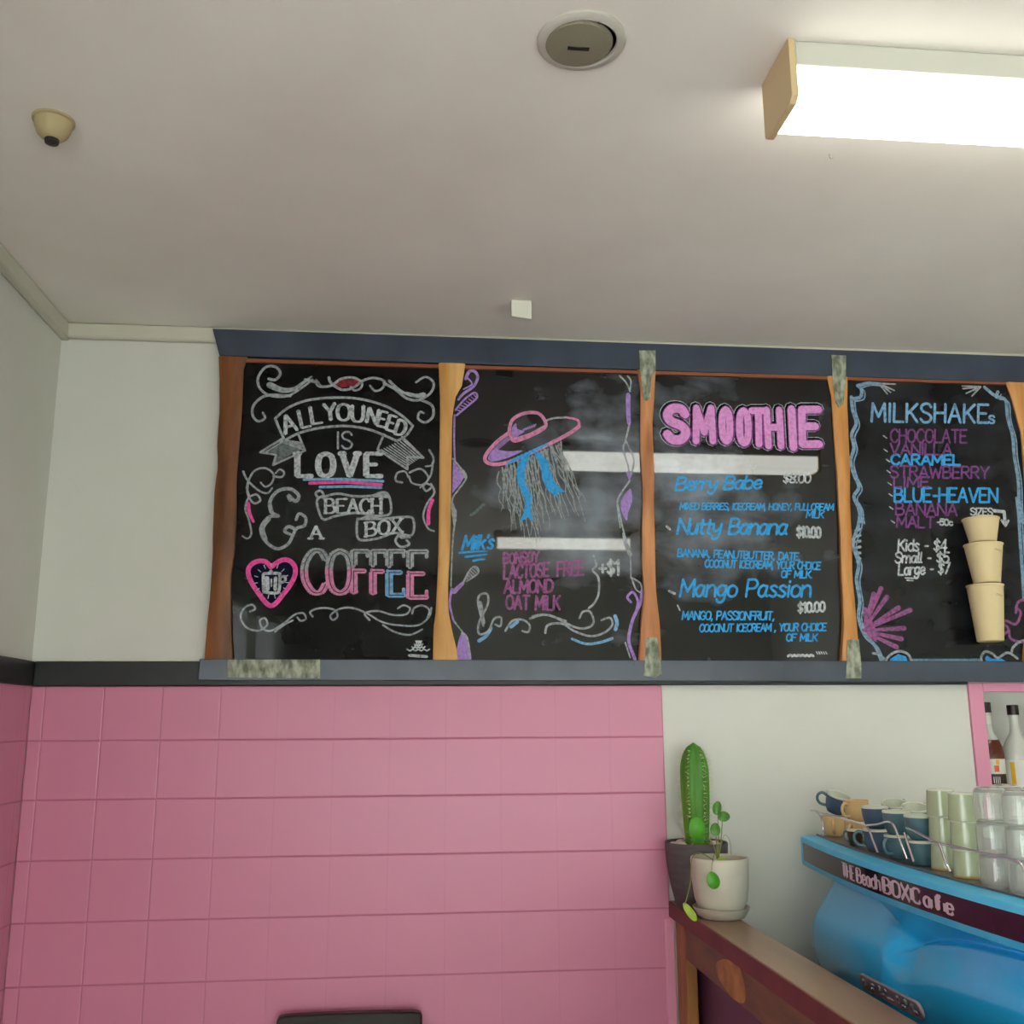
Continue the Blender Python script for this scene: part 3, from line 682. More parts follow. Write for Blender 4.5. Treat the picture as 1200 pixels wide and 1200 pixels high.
c2.text(k, 'A', (535, 284), (588, 284), 58, 3.4, serif=.7, pen=.5); c2.text(k, 'BEACH', (606, 165), (866, 165), 66, 3.6, gap=1.0, pen=.5, serif=.5); c2.text(k, 'BOX', (796, 274), (962, 254), 64, 3.6, gap=1.0, pen=.5, serif=.5)
k.make('lettering', K['white'], BD1, 'white chalk lettering')
k = bink()
c2.line(k, [(572, 96), (560, 72), (582, 60), (596, 82), (570, 98), (568, 130), (594, 194), (650, 180), (748, 164), (840, 178), (905, 170), (912, 122), (896, 74), (862, 70), (820, 84), (740, 86), (660, 74), (590, 92)], 2.8)
c2.line(k, [(756, 192), (752, 240), (766, 290), (850, 284), (930, 258), (1010, 268), (1016, 192), (960, 184), (870, 192), (756, 192)], 2.8)
c2.line(k, [(950, 265), (934, 296), (960, 324), (998, 312), (986, 292)], 2.8); c2.fill(k, [(762, 190), (800, 176), (872, 172), (850, 190)], smooth=False); c2.fill(k, [(826, 90), (860, 70), (896, 76), (900, 96), (860, 92)], smooth=False); c2.fill(k, [(940, 268), (1008, 268), (1004, 284), (960, 286)], smooth=False)
k.make('ribbon_outline', K['grey'], BD1)
heart = [(350, 418), (322, 392), (278, 394), (246, 424), (250, 470), (286, 532), (350, 600), (412, 540), (456, 474), (464, 424), (440, 390), (400, 386)]
k = bink(); c2.fill(k, heart); k.make('heart_fill', K['navy'], BD1, 'dark blue inside of the chalk heart')
k = bink(); c2.line(k, heart[:1] + heart[1:] + heart[:1], 5.5, lift=.0005); k.make('heart', K['pink'], BD1, 'pink chalk heart outline')
k = bink()
c2.line(k, [(314, 456), (324, 448), (384, 448), (392, 460), (388, 528), (372, 540), (326, 536), (316, 526), (314, 456)], 3.4, lift=.0005); c2.line(k, [(392, 466), (414, 462), (416, 482), (392, 494)], 3, lift=.0005)
c2.line(k, [(332, 470), (334, 520)], 5, lift=.0005); c2.line(k, [(352, 476), (352, 508)], 2, lift=.0005); c2.line(k, [(372, 470), (370, 522)], 4, lift=.0005); c2.line(k, [(345, 440), (350, 434), (356, 442)], 2.4, lift=.0005)
for a in range(15):
    t = math.radians(a * 24 + 5); c2.line(k, [(352 + 66 * math.cos(t), 484 + 66 * math.sin(t)), (352 + 82 * math.cos(t), 484 + 82 * math.sin(t))], 1.1, lift=.0005, smooth=False)
k.make('mug_drawing', K['white'], BD1)
parts = {'grey': bink(), 'rose': bink(), 'sky': bink(), 'black': bink()}
for ch, x, wd, yt, yb, low in (('C', 506, 100, 342, 538, 'rose'), ('O', 622, 104, 342, 540, 'rose'), ('F', 738, 64, 344, 536, 'rose'), ('F', 828, 58, 344, 540, 'rose'), ('E', 904, 68, 344, 550, 'sky'), ('E', 1002, 78, 346, 560, 'rose')):
    gw, st = glyph(ch); sx = wd / gw; H = yb - yt
    for sm, pts in st:
        dense = []
        for a, b in zip(pts[:-1], pts[1:]):
            m_ = 6
            dense += [(a[0] + (b[0] - a[0]) * i / m_, a[1] + (b[1] - a[1]) * i / m_) for i in range(m_)]
        dense.append(pts[-1])
        P_ = lambda q: c2.P((x + q[0] * sx, yb - q[1] * H / 6))
        for up in (True, False):
            run = []
            for q in dense + [(None, None)]:
                ok = q[0] is not None and ((q[1] >= 3.3) == up)
                if ok: run.append(q)
                else:
                    if len(run) > 1:
                        parts['grey' if up else low].stroke([P_(r_) for r_ in run], 9.0 * PXM, pen=.62, lift=.0003)
                        parts['black'].stroke([P_(r_) for r_ in run], 1.1 * PXM, lift=.0005)
                    run = []
        for e in (pts[0], pts[-1]):
            if e[1] in (0.0, 6.0) and ch in 'FE':
                if e[0] > .5: parts['grey' if e[1] > 3 else low].stroke([P_((e[0], e[1] + .1)), P_((e[0], e[1] - .7 if e[1] > 3 else e[1] + .8))], 4.2 * PXM)
    if ch in 'FE':
        parts['grey'].stroke([P_((-.5, 5.95)), P_((.4, 5.95))], 4 * PXM)
        parts[low].stroke([P_((-.5, .05)), P_((.7, .05))], 4 * PXM)
    parts[low].stroke([P_((-.35, 3.3)), P_((.3, 3.0))], 4 * PXM)
parts['grey'].make('lettering', K['grey'], BD1, 'grey upper half of a chalk word')
parts['rose'].make('lettering', K['rose'], BD1, 'pink lower half of a chalk word')
parts['sky'].make('lettering', K['sky'], BD1, 'blue lower half of a chalk letter')
parts['black'].make('letter_inline', K['ink'], BD1)
k = bink()
for pts in ([(252, 626), (276, 614), (262, 595), (228, 608), (208, 650), (234, 700), (290, 716), (332, 690), (322, 658), (298, 670), (312, 706), (352, 716), (412, 680), (460, 642), (500, 634), (514, 660), (490, 670), (474, 654)], [(370, 720), (410, 690), (452, 668)],
            [(546, 650), (534, 630), (562, 614), (612, 610), (652, 622), (662, 650), (640, 666), (630, 644), (672, 614), (732, 610), (802, 636), (872, 676), (960, 692), (1042, 690), (1092, 650), (1102, 610)], [(812, 666), (790, 635), (850, 624), (920, 642), (982, 640), (1002, 612), (972, 597), (945, 612)],
            [(1012, 636), (1022, 610), (1060, 598), (1092, 620), (1082, 660)], [(875, 690), (930, 722), (1000, 736), (1060, 710)]):
    c2.line(k, pts, 2.3, 2.0)
k.make('scroll_border', K['grey'], BD1)
k = bink()
c2.line(k, [(1000, 832), (1080, 838)], 3.4, smooth=False)
for yy, a, b in ((806, 988, 1094), (794, 1010, 1072), (782, 1022, 1062), (768, 1030, 1056)):
    c2.line(k, [(a + (b - a) * i / 8, yy + (5 if i % 2 else -3)) for i in range(9)], 1.6, smooth=False)
k.make('signature', K['white'], BD1)

# ---- board two
c3 = Art(500, 400, 4.286); c4 = Art(500, 590, 4.286)
k = bink()
c3.line(k, [(415, 440), (433, 392), (490, 362), (560, 362), (595, 402), (590, 436), (520, 475), (440, 500), (418, 462), (415, 440)], 4.2, n=8)
c3.line(k, [(440, 495), (520, 470), (590, 432)], 5)
c3.line(k, [(410, 462), (350, 508), (297, 572), (300, 606), (350, 618), (430, 600), (560, 542), (700, 472), (765, 428)], 4.6)
c3.line(k, [(765, 428), (758, 396), (700, 382)], 4, 2.4)
k.make('hat_outline', K['rose'], BD2, 'pink chalk outline of the hat')
k = bink(); c3.line(k, [(600, 398), (640, 386), (700, 382)], 2.4); k.make('hat_brim_edge', K['grey'], BD2)
k = bink()
c3.fill(k, [(308, 590), (322, 556), (352, 528), (362, 545), (420, 552), (482, 548), (440, 572), (380, 594), (330, 604)]); c3.fill(k, [(426, 442), (448, 412), (456, 440), (490, 452), (466, 470), (438, 486)])
for i in range(10): c3.line(k, [(362 + i * 6, 540 - i * 5), (352 + i * 6, 525 - i * 5)], 1.4, smooth=False)
for i in range(7): c3.line(k, [(480 + i * 10, 452 - i * 4), (488 + i * 10, 440 - i * 4)], 1.4, smooth=False)
k.make('hat_shading', K['lav'], BD2, 'lavender chalk shading of the hat')
k = bink()
c3.fill(k, [(488, 576), (524, 560), (506, 605), (492, 650), (492, 705), (526, 775), (524, 860), (540, 906), (508, 884), (464, 912), (488, 860), (496, 800), (458, 715), (450, 650), (466, 600)], smooth=False, lift=.0005)
c3.fill(k, [(534, 548), (562, 556), (610, 600), (620, 650), (642, 710), (697, 757), (662, 758), (656, 786), (602, 742), (580, 690), (574, 630)], smooth=False, lift=.0005)
for i in range(9): c3.line(k, [(400 + i * 22, 622 - i * 11), (440 + i * 20, 588 - i * 9)], 2.2, lift=.0005)
k.make('hat_ribbon', K['blue'], BD2, 'blue chalk ribbon')
k = bink(); rnd = random.Random(3)
for i in range(46):
    t = i / 45; x0 = 365 + 300 * t + rnd.uniform(-8, 8); y0 = 640 - 150 * t + rnd.uniform(0, 30)
    x1 = 380 + 420 * t ** 1.05 + rnd.uniform(-26, 26); y1 = 860 + 130 * math.sin(min(t * 1.5, 1) * math.pi) + rnd.uniform(-90, 50)
    pts = [(x0 + (x1 - x0) * s_ / 7 + rnd.uniform(-9, 9), y0 + (y1 - y0) * s_ / 7) for s_ in range(8)]
    c3.line(k, pts, 2.0, .9, lift=.0001)
k.make('hair_strands', K['hair'], BD2)
k = bink()
for pts, a, b in (([(196, 188), (214, 150), (242, 140), (256, 182), (236, 226), (186, 262), (160, 292)], 4, 3), ([(200, 180), (228, 214), (186, 240)], 2, 2), ([(145, 345), (190, 292), (240, 258), (252, 284), (200, 330), (150, 372)], 2.4, 2.4),
                  ([(140, 370), (138, 500), (142, 600)], 2.6, 2.2), ([(1012, 270), (1012, 340), (1016, 410)], 6, 5)):
    c3.line(k, pts, a, b)
for i in range(8): c3.line(k, [(152 + i * 12, 345 - i * 11), (170 + i * 11, 350 - i * 10)], 1.3, smooth=False)
c3.fill(k, [(132, 600), (164, 640), (194, 672), (170, 715), (128, 765)], smooth=False); c3.fill(k, [(1024, 740), (990, 778), (974, 822), (985, 870), (1006, 900), (1012, 860), (1032, 800)])
c4.fill(k, [(152, 786), (160, 690), (182, 648), (204, 676), (222, 786)]); c4.line(k, [(138, 442), (180, 402)], 6, 4); c4.line(k, [(126, 430), (116, 505), (136, 590)], 3.2, 2)
c4.line(k, [(1080, 440), (1074, 500), (1040, 570), (1020, 640), (1016, 700), (1046, 782)], 3.6, 4); c4.line(k, [(1026, 496), (1008, 470), (1036, 446), (1060, 492), (1048, 560)], 3)
c3.fill(k, [(1000, 655), (1038, 652), (1018, 702)], smooth=False)
k.make('border_shapes', K['lav'], BD2, 'lavender chalk border shape')
k = bink()
for pts in ([(968, 150), (1000, 205), (1022, 252)], [(1008, 150), (1026, 200), (1020, 252)], [(1018, 420), (998, 500), (988, 540), (1010, 620), (1020, 660)], [(1000, 500), (1040, 590), (1030, 660)], [(1020, 700), (962, 790), (962, 860), (972, 935)], [(132, 590), (160, 625), (200, 680), (160, 745), (130, 790), (130, 860), (140, 930)]):
    c3.line(k, pts, 2.4, 1.8)
c3.line(k, [(165, 632), (196, 682)], 2, 4); c3.line(k, [(138, 850), (144, 900)], 6, 3)
for pts in ([(960, 10), (986, 130), (1020, 250), (1026, 372)], [(1026, 372), (1072, 400), (1082, 440)], [(1030, 376), (1050, 430), (1078, 450)], [(136, 590), (180, 645)], [(176, 650), (204, 676), (222, 786)], [(998, 700), (1022, 775)], [(182, 400), (220, 330), (250, 318), (258, 350), (200, 392)],
            [(130, 0), (144, 60), (130, 200), (122, 420)]):
    c4.line(k, pts, 2.2, 1.6)
c4.line(k, [(985, 150), (1000, 210), (1022, 256)], 2, 5)
for i in range(6): c4.line(k, [(196 + i * 9, 368 - i * 9), (212 + i * 9, 384 - i * 9)], 1.6, smooth=False)
k.make('border_lines', K['grey'], BD2)
k = bink(); c4.text(k, "Milk's", (178, 232), (330, 226), 68, 3.0, slant=.25, gap=.5)
for a, b in (((165, 248), (302, 240)), ((195, 268), (302, 256)), ((235, 288), (292, 280))): c4.line(k, [a, ((a[0] + b[0]) / 2, a[1] - 6), b], 2.8, 1.8)
k.make('lettering', K['blue'], BD2, 'blue chalk lettering')
k = bink()
for tx, A_, B_, h in (('BONSOY', (386, 302), (562, 296), 52), ('LACTOSE', (388, 378), (612, 366), 66), ('FREE', (656, 366), (788, 358), 70), ('ALMOND', (390, 450), (632, 444), 62), ('OAT MILK', (400, 530), (668, 534), 68)):
    c4.text(k, tx, A_, B_, h, 2.9, slant=.04, gap=.8, jit=.03)
k.make('lettering', K['mauve'], BD2, 'mauve chalk lettering')
k = bink()
c4.line(k, [(838, 262), (852, 310), (834, 336), (862, 372), (864, 450), (842, 500), (814, 526)], 2.6)
for pts, a, b in (([(285, 614), (258, 500), (268, 460), (304, 456), (306, 510), (262, 600), (264, 655), (310, 640), (338, 580), (374, 574), (370, 616), (344, 608)], 2.6, 2.4), ([(395, 640), (430, 590), (480, 584), (516, 610), (510, 646), (480, 640)], 2.6, 2.4),
                  ([(520, 578), (580, 560), (640, 570), (740, 620), (800, 626), (838, 600), (822, 545), (785, 544), (768, 576)], 2.8, 2.4), ([(596, 650), (610, 610), (680, 604), (740, 640), (820, 666), (890, 650), (932, 610), (920, 574), (878, 586)], 2.8, 2.4), ([(530, 566), (600, 558), (700, 590)], 2, 2)):
    c4.line(k, pts, a, b)
c4.line(k, [(268, 500), (288, 600)], 5, 3)
k.make('scroll_border', K['grey'], BD2)
k = bink()
c4.line(k, [(263, 690), (300, 665), (326, 626)], 4.5, 3); c4.line(k, [(946, 566), (956, 600), (948, 632)], 4.5); c4.line(k, [(730, 680), (800, 705), (870, 698), (932, 678)], 3, 3.4); c4.line(k, [(424, 620), (456, 594)], 4); k.make('scroll_accent', K['sky'], BD2, 'blue chalk accent')
k = bink(); c4.text(k, '+$1', (868, 358), (968, 358), 72, 3.2, gap=.7); k.make('lettering', K['white'], BD2, 'white chalk lettering')
k = bink()
c3.line(k, [(222, 872), (240, 862), (268, 838), (286, 820)], 3, 4, lift=.0001)
k.make('chalk_smear', K['dim'], BD2)

# ---- board three
c5 = Art(740, 400, 4.444); c6 = Art(740, 590, 4.444)
SM = [('S', 186, 96, 352, 512, 11.5), ('M', 334, 88, 348, 520, 8.5), ('O', 472, 40, 356, 520, 8.8), ('O', 562, 46, 362, 530, 8.8), ('T', 628, 68, 362, 536, 8.5), ('H', 708, 66, 358, 545, 8.5), ('I', 828, 20, 354, 552, 10), ('E', 888, 88, 356, 536, 9.6)]
lay = {'grey': bink(), 'black': bink(), 'orchid': bink(), 'mid': bink()}
for ch, x, wd, yt, yb, w in SM:
    gw, st = glyph(ch); sx = wd / gw; H = yb - yt
    for sm, pts in st:
        for nm, dw, lf, dx, dy in (('grey', 7.2, .0002, -4, -4), ('black', 5.0, .0004, -4, -4), ('mid', 3.2, .0006, 2, 2), ('orchid', 0, .0008, 0, 0)):
            q = [c5.P((x + a * sx + dx + (10 if ch in 'IH' else 4) * (.5 - b / 6), yb - b * H / 6 + dy)) for a, b in pts]
            lay[nm].stroke(q, (w + dw) * PXM, smooth=sm and ch != 'O', lift=lf)
lay['grey'].make('letter_outline', K['grey'], BD3); lay['black'].make('letter_gap', K['black'], BD3); lay['mid'].make('letter_shadow', K['plum'], BD3)
lay['orchid'].make('lettering', K['orchid'], BD3, 'fat pink chalk lettering')
k = bink(); c5.text(k, 'Berry Babe', (228, 776), (672, 766), 66, 3.0, slant=.2, gap=.35); c6.text(k, 'Nutty Banana', (238, 158), (806, 160), 78, 3.2, slant=.18, gap=.45); c6.text(k, 'Mango Passion', (252, 484), (930, 486), 88, 3.0, slant=.14, gap=.6)
k.make('lettering', K['blue'], BD3, 'blue script lettering')
k = bink()
c5.text(k, 'MIXED BERRIES, ICECREAM, HONEY, FULLCREAM', (252, 876), (1050, 880), 34, 1.7, slant=.12, gap=.5); c5.text(k, 'MILK', (910, 918), (1000, 920), 34, 1.7, slant=.12, gap=.5)
for tx, A_, B_, h in (('BANANA, PEANUTBUTTER, DATE,', (240, 276), (876, 296), 38), ('COCONUT ICECREAM, YOUR CHOICE', (382, 332), (982, 344), 38), ('OF MILK.', (780, 386), (940, 388), 36), ('MANGO, PASSIONFRUIT,', (264, 604), (742, 606), 42), ('COCONUT ICECREAM , YOUR CHOICE', (354, 668), (1012, 662), 38), ('OF MILK', (806, 716), (966, 716), 36)):
    c6.text(k, tx, A_, B_, h, 1.9, slant=.1, gap=.6)
k.make('lettering', K['blue'], BD3, 'small blue capitals')
k = bink()
c5.text(k, '$8.00', (790, 736), (930, 736), 44, 2.2, slant=.1, gap=.6); c6.text(k, '$10.00', (862, 174), (984, 178), 54, 3.0, gap=.6); c6.text(k, '$10.00', (868, 568), (1006, 562), 50, 2.8, gap=.7)
for a, b in (((184, 120), (200, 134)), ((196, 456), (226, 470))): c6.line(k, [a, b], 3, smooth=False)
c6.line(k, [(240, 530), (252, 556)], 2, smooth=False)
c6.line(k, [(815 + i * 11, 795 - (i % 2) * 6) for i in range(13)], 3); 
for i in range(5): c6.line(k, [(962 + i * 12, 772), (970 + i * 12, 784)], 1.4, smooth=False)
k.make('lettering', K['white'], BD3, 'white chalk lettering')

# ---- board four
c7 = Art(970, 400, 5.217); c8 = Art(970, 580, 5.217)
k = bink(); c7.text(k, 'MILKSHAKE', (268, 490), (978, 498), 110, 3.4, gap=1.2, slant=.02); c7.text(k, 'S', (986, 500), (1018, 500), 44, 2.6); k.make('lettering', K['sky'], BD4, 'pale blue chalk lettering')
k = bink()
for tx, A_, B_, h in (('CHOCOLATE', (384, 616), (848, 620), 78), ('VANILLA', (382, 690), (756, 694), 66), ('STRAWBERRY', (384, 832), (984, 838), 70), ('LIME', (404, 892), (618, 890), 60), ('BANANA', (416, 1060), (788, 1066), 74), ('MALT', (422, 1136), (650, 1140), 66)):
    c7.text(k, tx, A_, B_, h, 2.5, gap=.9, slant=.02)
k.make('lettering', K['plum'], BD4, 'purple chalk lettering')
k = bink()
for tx, A_, B_, h in (('CARAMEL', (388, 752), (808, 756), 60), ('BLUE-HEAVEN', (408, 980), (1036, 984), 84)): c7.text(k, tx, A_, B_, h, 3.0, gap=.9, slant=.02)
k.make('lettering', K['blue'], BD4, 'blue chalk lettering')
k = bink()
for yy, xx in ((585, 346), (668, 350), (730, 364), (798, 368), (872, 374), (940, 380), (1020, 384), (1104, 394)): c7.line(k, [(xx - 6, yy - 8), (xx + 14, yy + 6)], 1.6, smooth=False)
c7.text(k, '-50c', (668, 1122), (762, 1126), 36, 2.2, gap=.5); c7.text(k, 'SIZES', (874, 1062), (1006, 1064), 42, 2.0, gap=.7)
c7.line(k, [(1016, 1036), (1078, 1042), (1084, 1112)], 4.2, smooth=False); c7.line(k, [(1062, 1094), (1086, 1128), (1104, 1096)], 3, smooth=False)
for tx, A_, B_, h in (('Kids - $4', (430, 342), (724, 344), 70), ('Small - $5', (412, 414), (738, 414), 62), ('Large - $7', (432, 490), (742, 480), 66)): c8.text(k, tx, A_, B_, h, 2.4, gap=.6, slant=.08)
c8.line(k, [(474, 508), (526, 510)], 1.8, smooth=False); c8.line(k, [(484, 522), (522, 524)], 1.8, smooth=False)
k.make('lettering', K['white'], BD4, 'white chalk lettering')
def dbl(pts, A_):
    A_.line(k, pts, 4.4); A_.line(k, [(x + 20, y + 14) for x, y in pts], 1.8)
k = bink()
dbl([(182, 270), (206, 296), (200, 340), (152, 352)], c7); dbl([(144, 340), (152, 420), (174, 500), (146, 570), (160, 650), (140, 730), (158, 810), (190, 890), (160, 950), (188, 1020), (205, 1100)], c7)
dbl([(188, 270), (248, 254), (310, 260)], c7); dbl([(958, 280), (1020, 330), (1040, 310)], c7); dbl([(1030, 340), (1086, 360), (1100, 470), (1130, 580), (1140, 700), (1164, 850), (1170, 1000), (1178, 1100)], c7)
dbl([(160, 20), (196, 90), (186, 190), (154, 300), (188, 420), (176, 520), (196, 650), (188, 750), (228, 860), (288, 920), (326, 1010)], c8); dbl([(1156, 20), (1168, 130), (1178, 300), (1192, 500), (1200, 640)], c8)
k.make('wavy_border', K['slate'], BD4, 'slate blue wavy chalk border')
k = bink()
for i in range(6): c8.line(k, [(170 + i * 2, 220 + i * 34), (198, 210 + i * 36)], 3.4, smooth=False)
for e in ((372, 300), (364, 322), (384, 312), (406, 300), (414, 262)): c7.line(k, [(312, 254), e], 2.6, 1.8, smooth=False)
for e in ((820, 260), (826, 290), (846, 318), (880, 336), (900, 310)): c7.line(k, [(934, 278), e], 2.6, 1.8, smooth=False)
for pts in ([(360, 1000), (400, 966), (450, 956), (496, 980), (514, 1030)], [(276, 968), (310, 975), (360, 1012)], [(944, 1024), (938, 990), (962, 958), (1006, 970), (1040, 996), (1100, 964), (1160, 1000)], [(1124, 960), (1134, 930), (1170, 900), (1200, 890)]):
    c8.line(k, pts, 3.0)
k.make('shell_marks', K['grey'], BD4)
k = bink()
for ex, ey in ((282, 606), (326, 572), (362, 624), (432, 690), (504, 704), (466, 815), (450, 880), (420, 930)):
    c8.line(k, [(214, 830), ((214 + ex) / 2, (830 + ey) / 2), (ex, ey)], 2.5, 6.2)
c8.fill(k, [(206, 680), (240, 690), (300, 840), (300, 900), (240, 870)], smooth=False)
for pts in ([(1060, 782), (1100, 810), (1120, 880), (1190, 900)], [(1060, 880), (1080, 850), (1110, 830)], [(1150, 690), (1180, 720), (1150, 790), (1090, 770), (1062, 790)], [(1196, 640), (1160, 660), (1150, 720)]): c8.line(k, pts, 3.2)
k.make('seaweed_burst', K['mauve'], BD4, 'mauve chalk seaweed')
k = bink()
c8.fill(k, [(378, 1006), (430, 972), (478, 988), (492, 1030), (384, 1030)], smooth=False); c8.fill(k, [(960, 1000), (972, 982), (1006, 1002), (1060, 1000), (1086, 1014), (1066, 1040), (974, 1036)], smooth=False)
k.make('blue_fill', K['blue'], BD4, 'bright blue chalk patch')
k = bink()
for i in range(44): c8.line(k, [(512 + i * 9.7, 1030), (522 + i * 9.7, 1004)], 1.5, smooth=False)
k.make('hatching', K['slate'], BD4)

# ---- real paper cups fixed to board four, in a stack
def paper_cup(label, xl, xr, yt, bl, br, yb, top_x=None):
    Yc = -.075
    a, b = on_y(xl, yt, Yc), on_y(xr, yt, Yc); c, d = on_y(bl, yb, Yc), on_y(br, yb, Yc)
    x = (a.x + b.x) / 2; rt, rb_ = (b.x - a.x) / 2, (d.x - c.x) / 2
    t = thing('paper_cup', label, 'paper cup', (x, Yc, c.z), 'paper cups on the milkshake board')
    h = a.z - c.z
    obj('body', MB().lathe([(rb_ * .9, 0), (rb_, .002), (rt, h - .002), (rt - .0015, h), (rb_ - .001, .004), (.0001, .004)], (x, Yc, c.z), 40), M['paper'], t, smooth=True)
    obj('rolled_rim', MB().lathe([(rt, h - .004), (rt + .0018, h - .0025), (rt + .0018, h), (rt, h + .0015), (rt - .002, h)], (x, Yc, c.z), 40, caps=(False, False)), M['paper'], t, smooth=True)
    if label.startswith('middle') or label.startswith('large'):
        sg = Ink(lambda uv, lf: Vector((x + (rt - .002 + lf) * math.sin(uv[0]), Yc - (rt * .97 + lf) * math.cos(uv[0]), uv[1])))
        z = c.z + h * .80
        sg.stroke(catmull([(.05 + .06 * i, z + (.004 if i % 2 else -.001) - .0005 * i) for i in range(10)], 4), .0016, smooth=True)
        sg.make('scribble', M['cup_brown'], t)
paper_cup('large cream paper cup at the bottom of the stack on the milkshake board', 1135, 1173, 686, 1143, 1171, 752)
paper_cup('middle-sized cream paper cup in the stack on the milkshake board', 1132, 1172, 638, 1140, 1168, 684)
paper_cup('smallest cream paper cup on top of the stack on the milkshake board', 1130, 1168, 608, 1138, 1166, 636)

# ------------------------------------------------------------------ pink cabinet with bottles
cb = thing('wall_cabinet', 'pink framed open cabinet set in the wall below the milkshake board', 'cabinet', ((NX0 + NX1) / 2, .0, NZ0))
obj('stile', MB().box(NX0, NX0 + .043, -.010, .02, NZ0, NZ1), M['pink'], cb, bevel=.002)
obj('stile', MB().box(NX1 - .043, NX1, -.010, .02, NZ0, NZ1), M['pink'], cb, bevel=.002)
obj('top_frame', MB().box(NX0 + .043, NX1 - .043, -.010, .02, NZ1 - .026, NZ1), M['pink'], cb, bevel=.002)
obj('bottom_frame', MB().box(NX0 + .043, NX1 - .043, -.010, .02, NZ0, NZ0 + .03), M['pink'], cb, bevel=.002)
obj('carcass', MB().box(NX0, NX0 + .015, .02, .20, NZ0, NZ1).box(NX1 - .015, NX1, .02, .20, NZ0, NZ1).box(NX0, NX1, .02, .20, NZ1 - .015, NZ1).box(NX0, NX1, .02, .20, NZ0, NZ0 + .02).box(NX0, NX1, .19, .205, NZ0, NZ1), M['label_w'], cb)
def bottle(label, x, y, z, r, h, neck_r, mats, kind):
    t = thing('bottle', label, 'bottle', (x, y, z), None)
    glassm, capm = mats
    prof_ = [(r * .92, 0), (r, .006), (r, h * .50), (r * .93, h * .58), (r * .74, h * .64), (neck_r * 1.2, h * .72), (neck_r, h * .78), (neck_r, h * .90)]
    if kind == 1:
        obj('body', MB().lathe(prof_[:5], (x, y, z), 32), glassm, t, smooth=True); obj('neck', MB().lathe(prof_[4:], (x, y, z), 32), M['milk_glass'], t, smooth=True)
    else: obj('body', MB().lathe(prof_, (x, y, z), 32), glassm, t, smooth=True)
    obj('cap', MB().lathe([(neck_r * 1.25, h * .90), (neck_r * 1.25, h * .995), (neck_r * 1.1, h)], (x, y, z), 24), capm, t, smooth=True)
    lb = MB().lathe([(r + .0006, h * .10), (r + .0006, h * .46)], (x, y, z), 32); lb.f = lb.f[:-2]
    obj('label', lb, M['label_w'], t, smooth=True)
    def wrap(a, zz, w, hh, m_, nm):
        n = 8
        vs = [(x + (r + .0012) * math.sin(a - w / 2 + w * i / n), y - (r + .0012) * math.cos(a - w / 2 + w * i / n), z + q) for q in (zz, zz + hh) for i in range(n + 1)]
        mb = MB().add(vs, [(i, i + 1, n + 2 + i, n + 1 + i) for i in range(n)]); mb.flat = True
        obj(nm, mb, m_, t)
    if kind == 1:
        wrap(-.2, h * .22, 1.9, h * .10, M['label_dark'], 'label_band'); wrap(-.15, h * .34, .35, h * .06, M['orange'], 'label_emblem'); wrap(-.05, h * .405, .28, h * .05, M['yellow'], 'label_emblem'); wrap(-.1, h * .14, .22, h * .05, M['label_dark'], 'label_mark')
        for i in range(4): wrap(-.42 + i * .14, h * .235, .05, h * .06, M['label_w'], 'label_stripe')
        nb = MB().lathe([(neck_r + .0006, h * .79), (neck_r + .0006, h * .87)], (x, y, z), 20); nb.f = nb.f[:-2]
        obj('neck_label', nb, M['label_w'], t, smooth=True)
    else:
        wrap(-.95, h * .16, .32, h * .28, M['yellow'], 'label_edge'); wrap(.1, h * .13, .24, h * .06, M['yellow'], 'label_emblem'); wrap(.05, h * .19, 1.0, h * .008, M['cup_navy'], 'label_line')
    return t
zb = NZ0 + .03
bottle('brown bottle with dark cap and parrot-coloured label in the pink cabinet, leftmost', 1.700, .085, NZ0 + .02, .038, .300, .0125, (M['amber'], M['cap']), 1)
bottle('clear pale bottle with dark cap beside the brown bottle in the pink cabinet', 1.785, .085, NZ0 + .02, .040, .292, .013, (M['milk_glass'], M['cap']), 2)
bottle('clear pale bottle at the right of the pink cabinet', 1.89, .09, NZ0 + .02, .038, .29, .013, (M['milk_glass'], M['cap']), 2)

# ------------------------------------------------------------------ timber ledge counter and bench behind it
LZ = 1.036
lc = thing('bar_counter', 'narrow timber bar ledge with maroon edge running from the wall beside the coffee machine', 'counter', (.76, -.9, 0))
obj('ledge', MB().box(.7045, .807, -1.75, -.001, .998, LZ), M['ledge_top'], lc, bevel=.002)
obj('edge_strip', MB().box(.700, .7047, -1.75, -.001, .997, LZ - .001), M['ledge_edge'], lc, bevel=.0012)
obj('apron', MB().box(.716, .742, -1.75, -.104, .910, .998), M['apron'], lc, bevel=.003)
obj('leg', MB().box(.7155, .745, -.103, -.013, 0, .998), M['leg'], lc, bevel=.003)
obj('leg', MB().box(.716, .745, -1.75, -1.65, 0, .910), M['leg'], lc, bevel=.003)
obj('panel', MB().box(.760, .775, -1.75, -.014, 0, .998), M['purple'], lc)
kn = [on_x(*q, .7165) for q in ((840, 1130), (850, 1124), (866, 1132), (872, 1150), (873, 1174), (862, 1172), (852, 1160), (843, 1146))]
kn = [Vector((.7165, a_, b_)) for a_, b_ in smooth_loop([(p_.y, p_.z) for p_ in kn])]
obj('pale_knot', MB().prism(kn, Vector((-.002, 0, 0))), M['knot'], lc, bevel=0)
wbn = thing('work_bench', 'dark bench behind the timber ledge carrying the coffee machine', 'bench', (1.3, -.9, 0))
obj('bench_top', MB().box(.80, 1.60, -1.75, -.002, .76, .80), M['bench'], wbn, bevel=.003)
obj('cabinet_body', MB().box(.83, 1.58, -1.73, -.012, 0, .76), M['bench'], wbn)

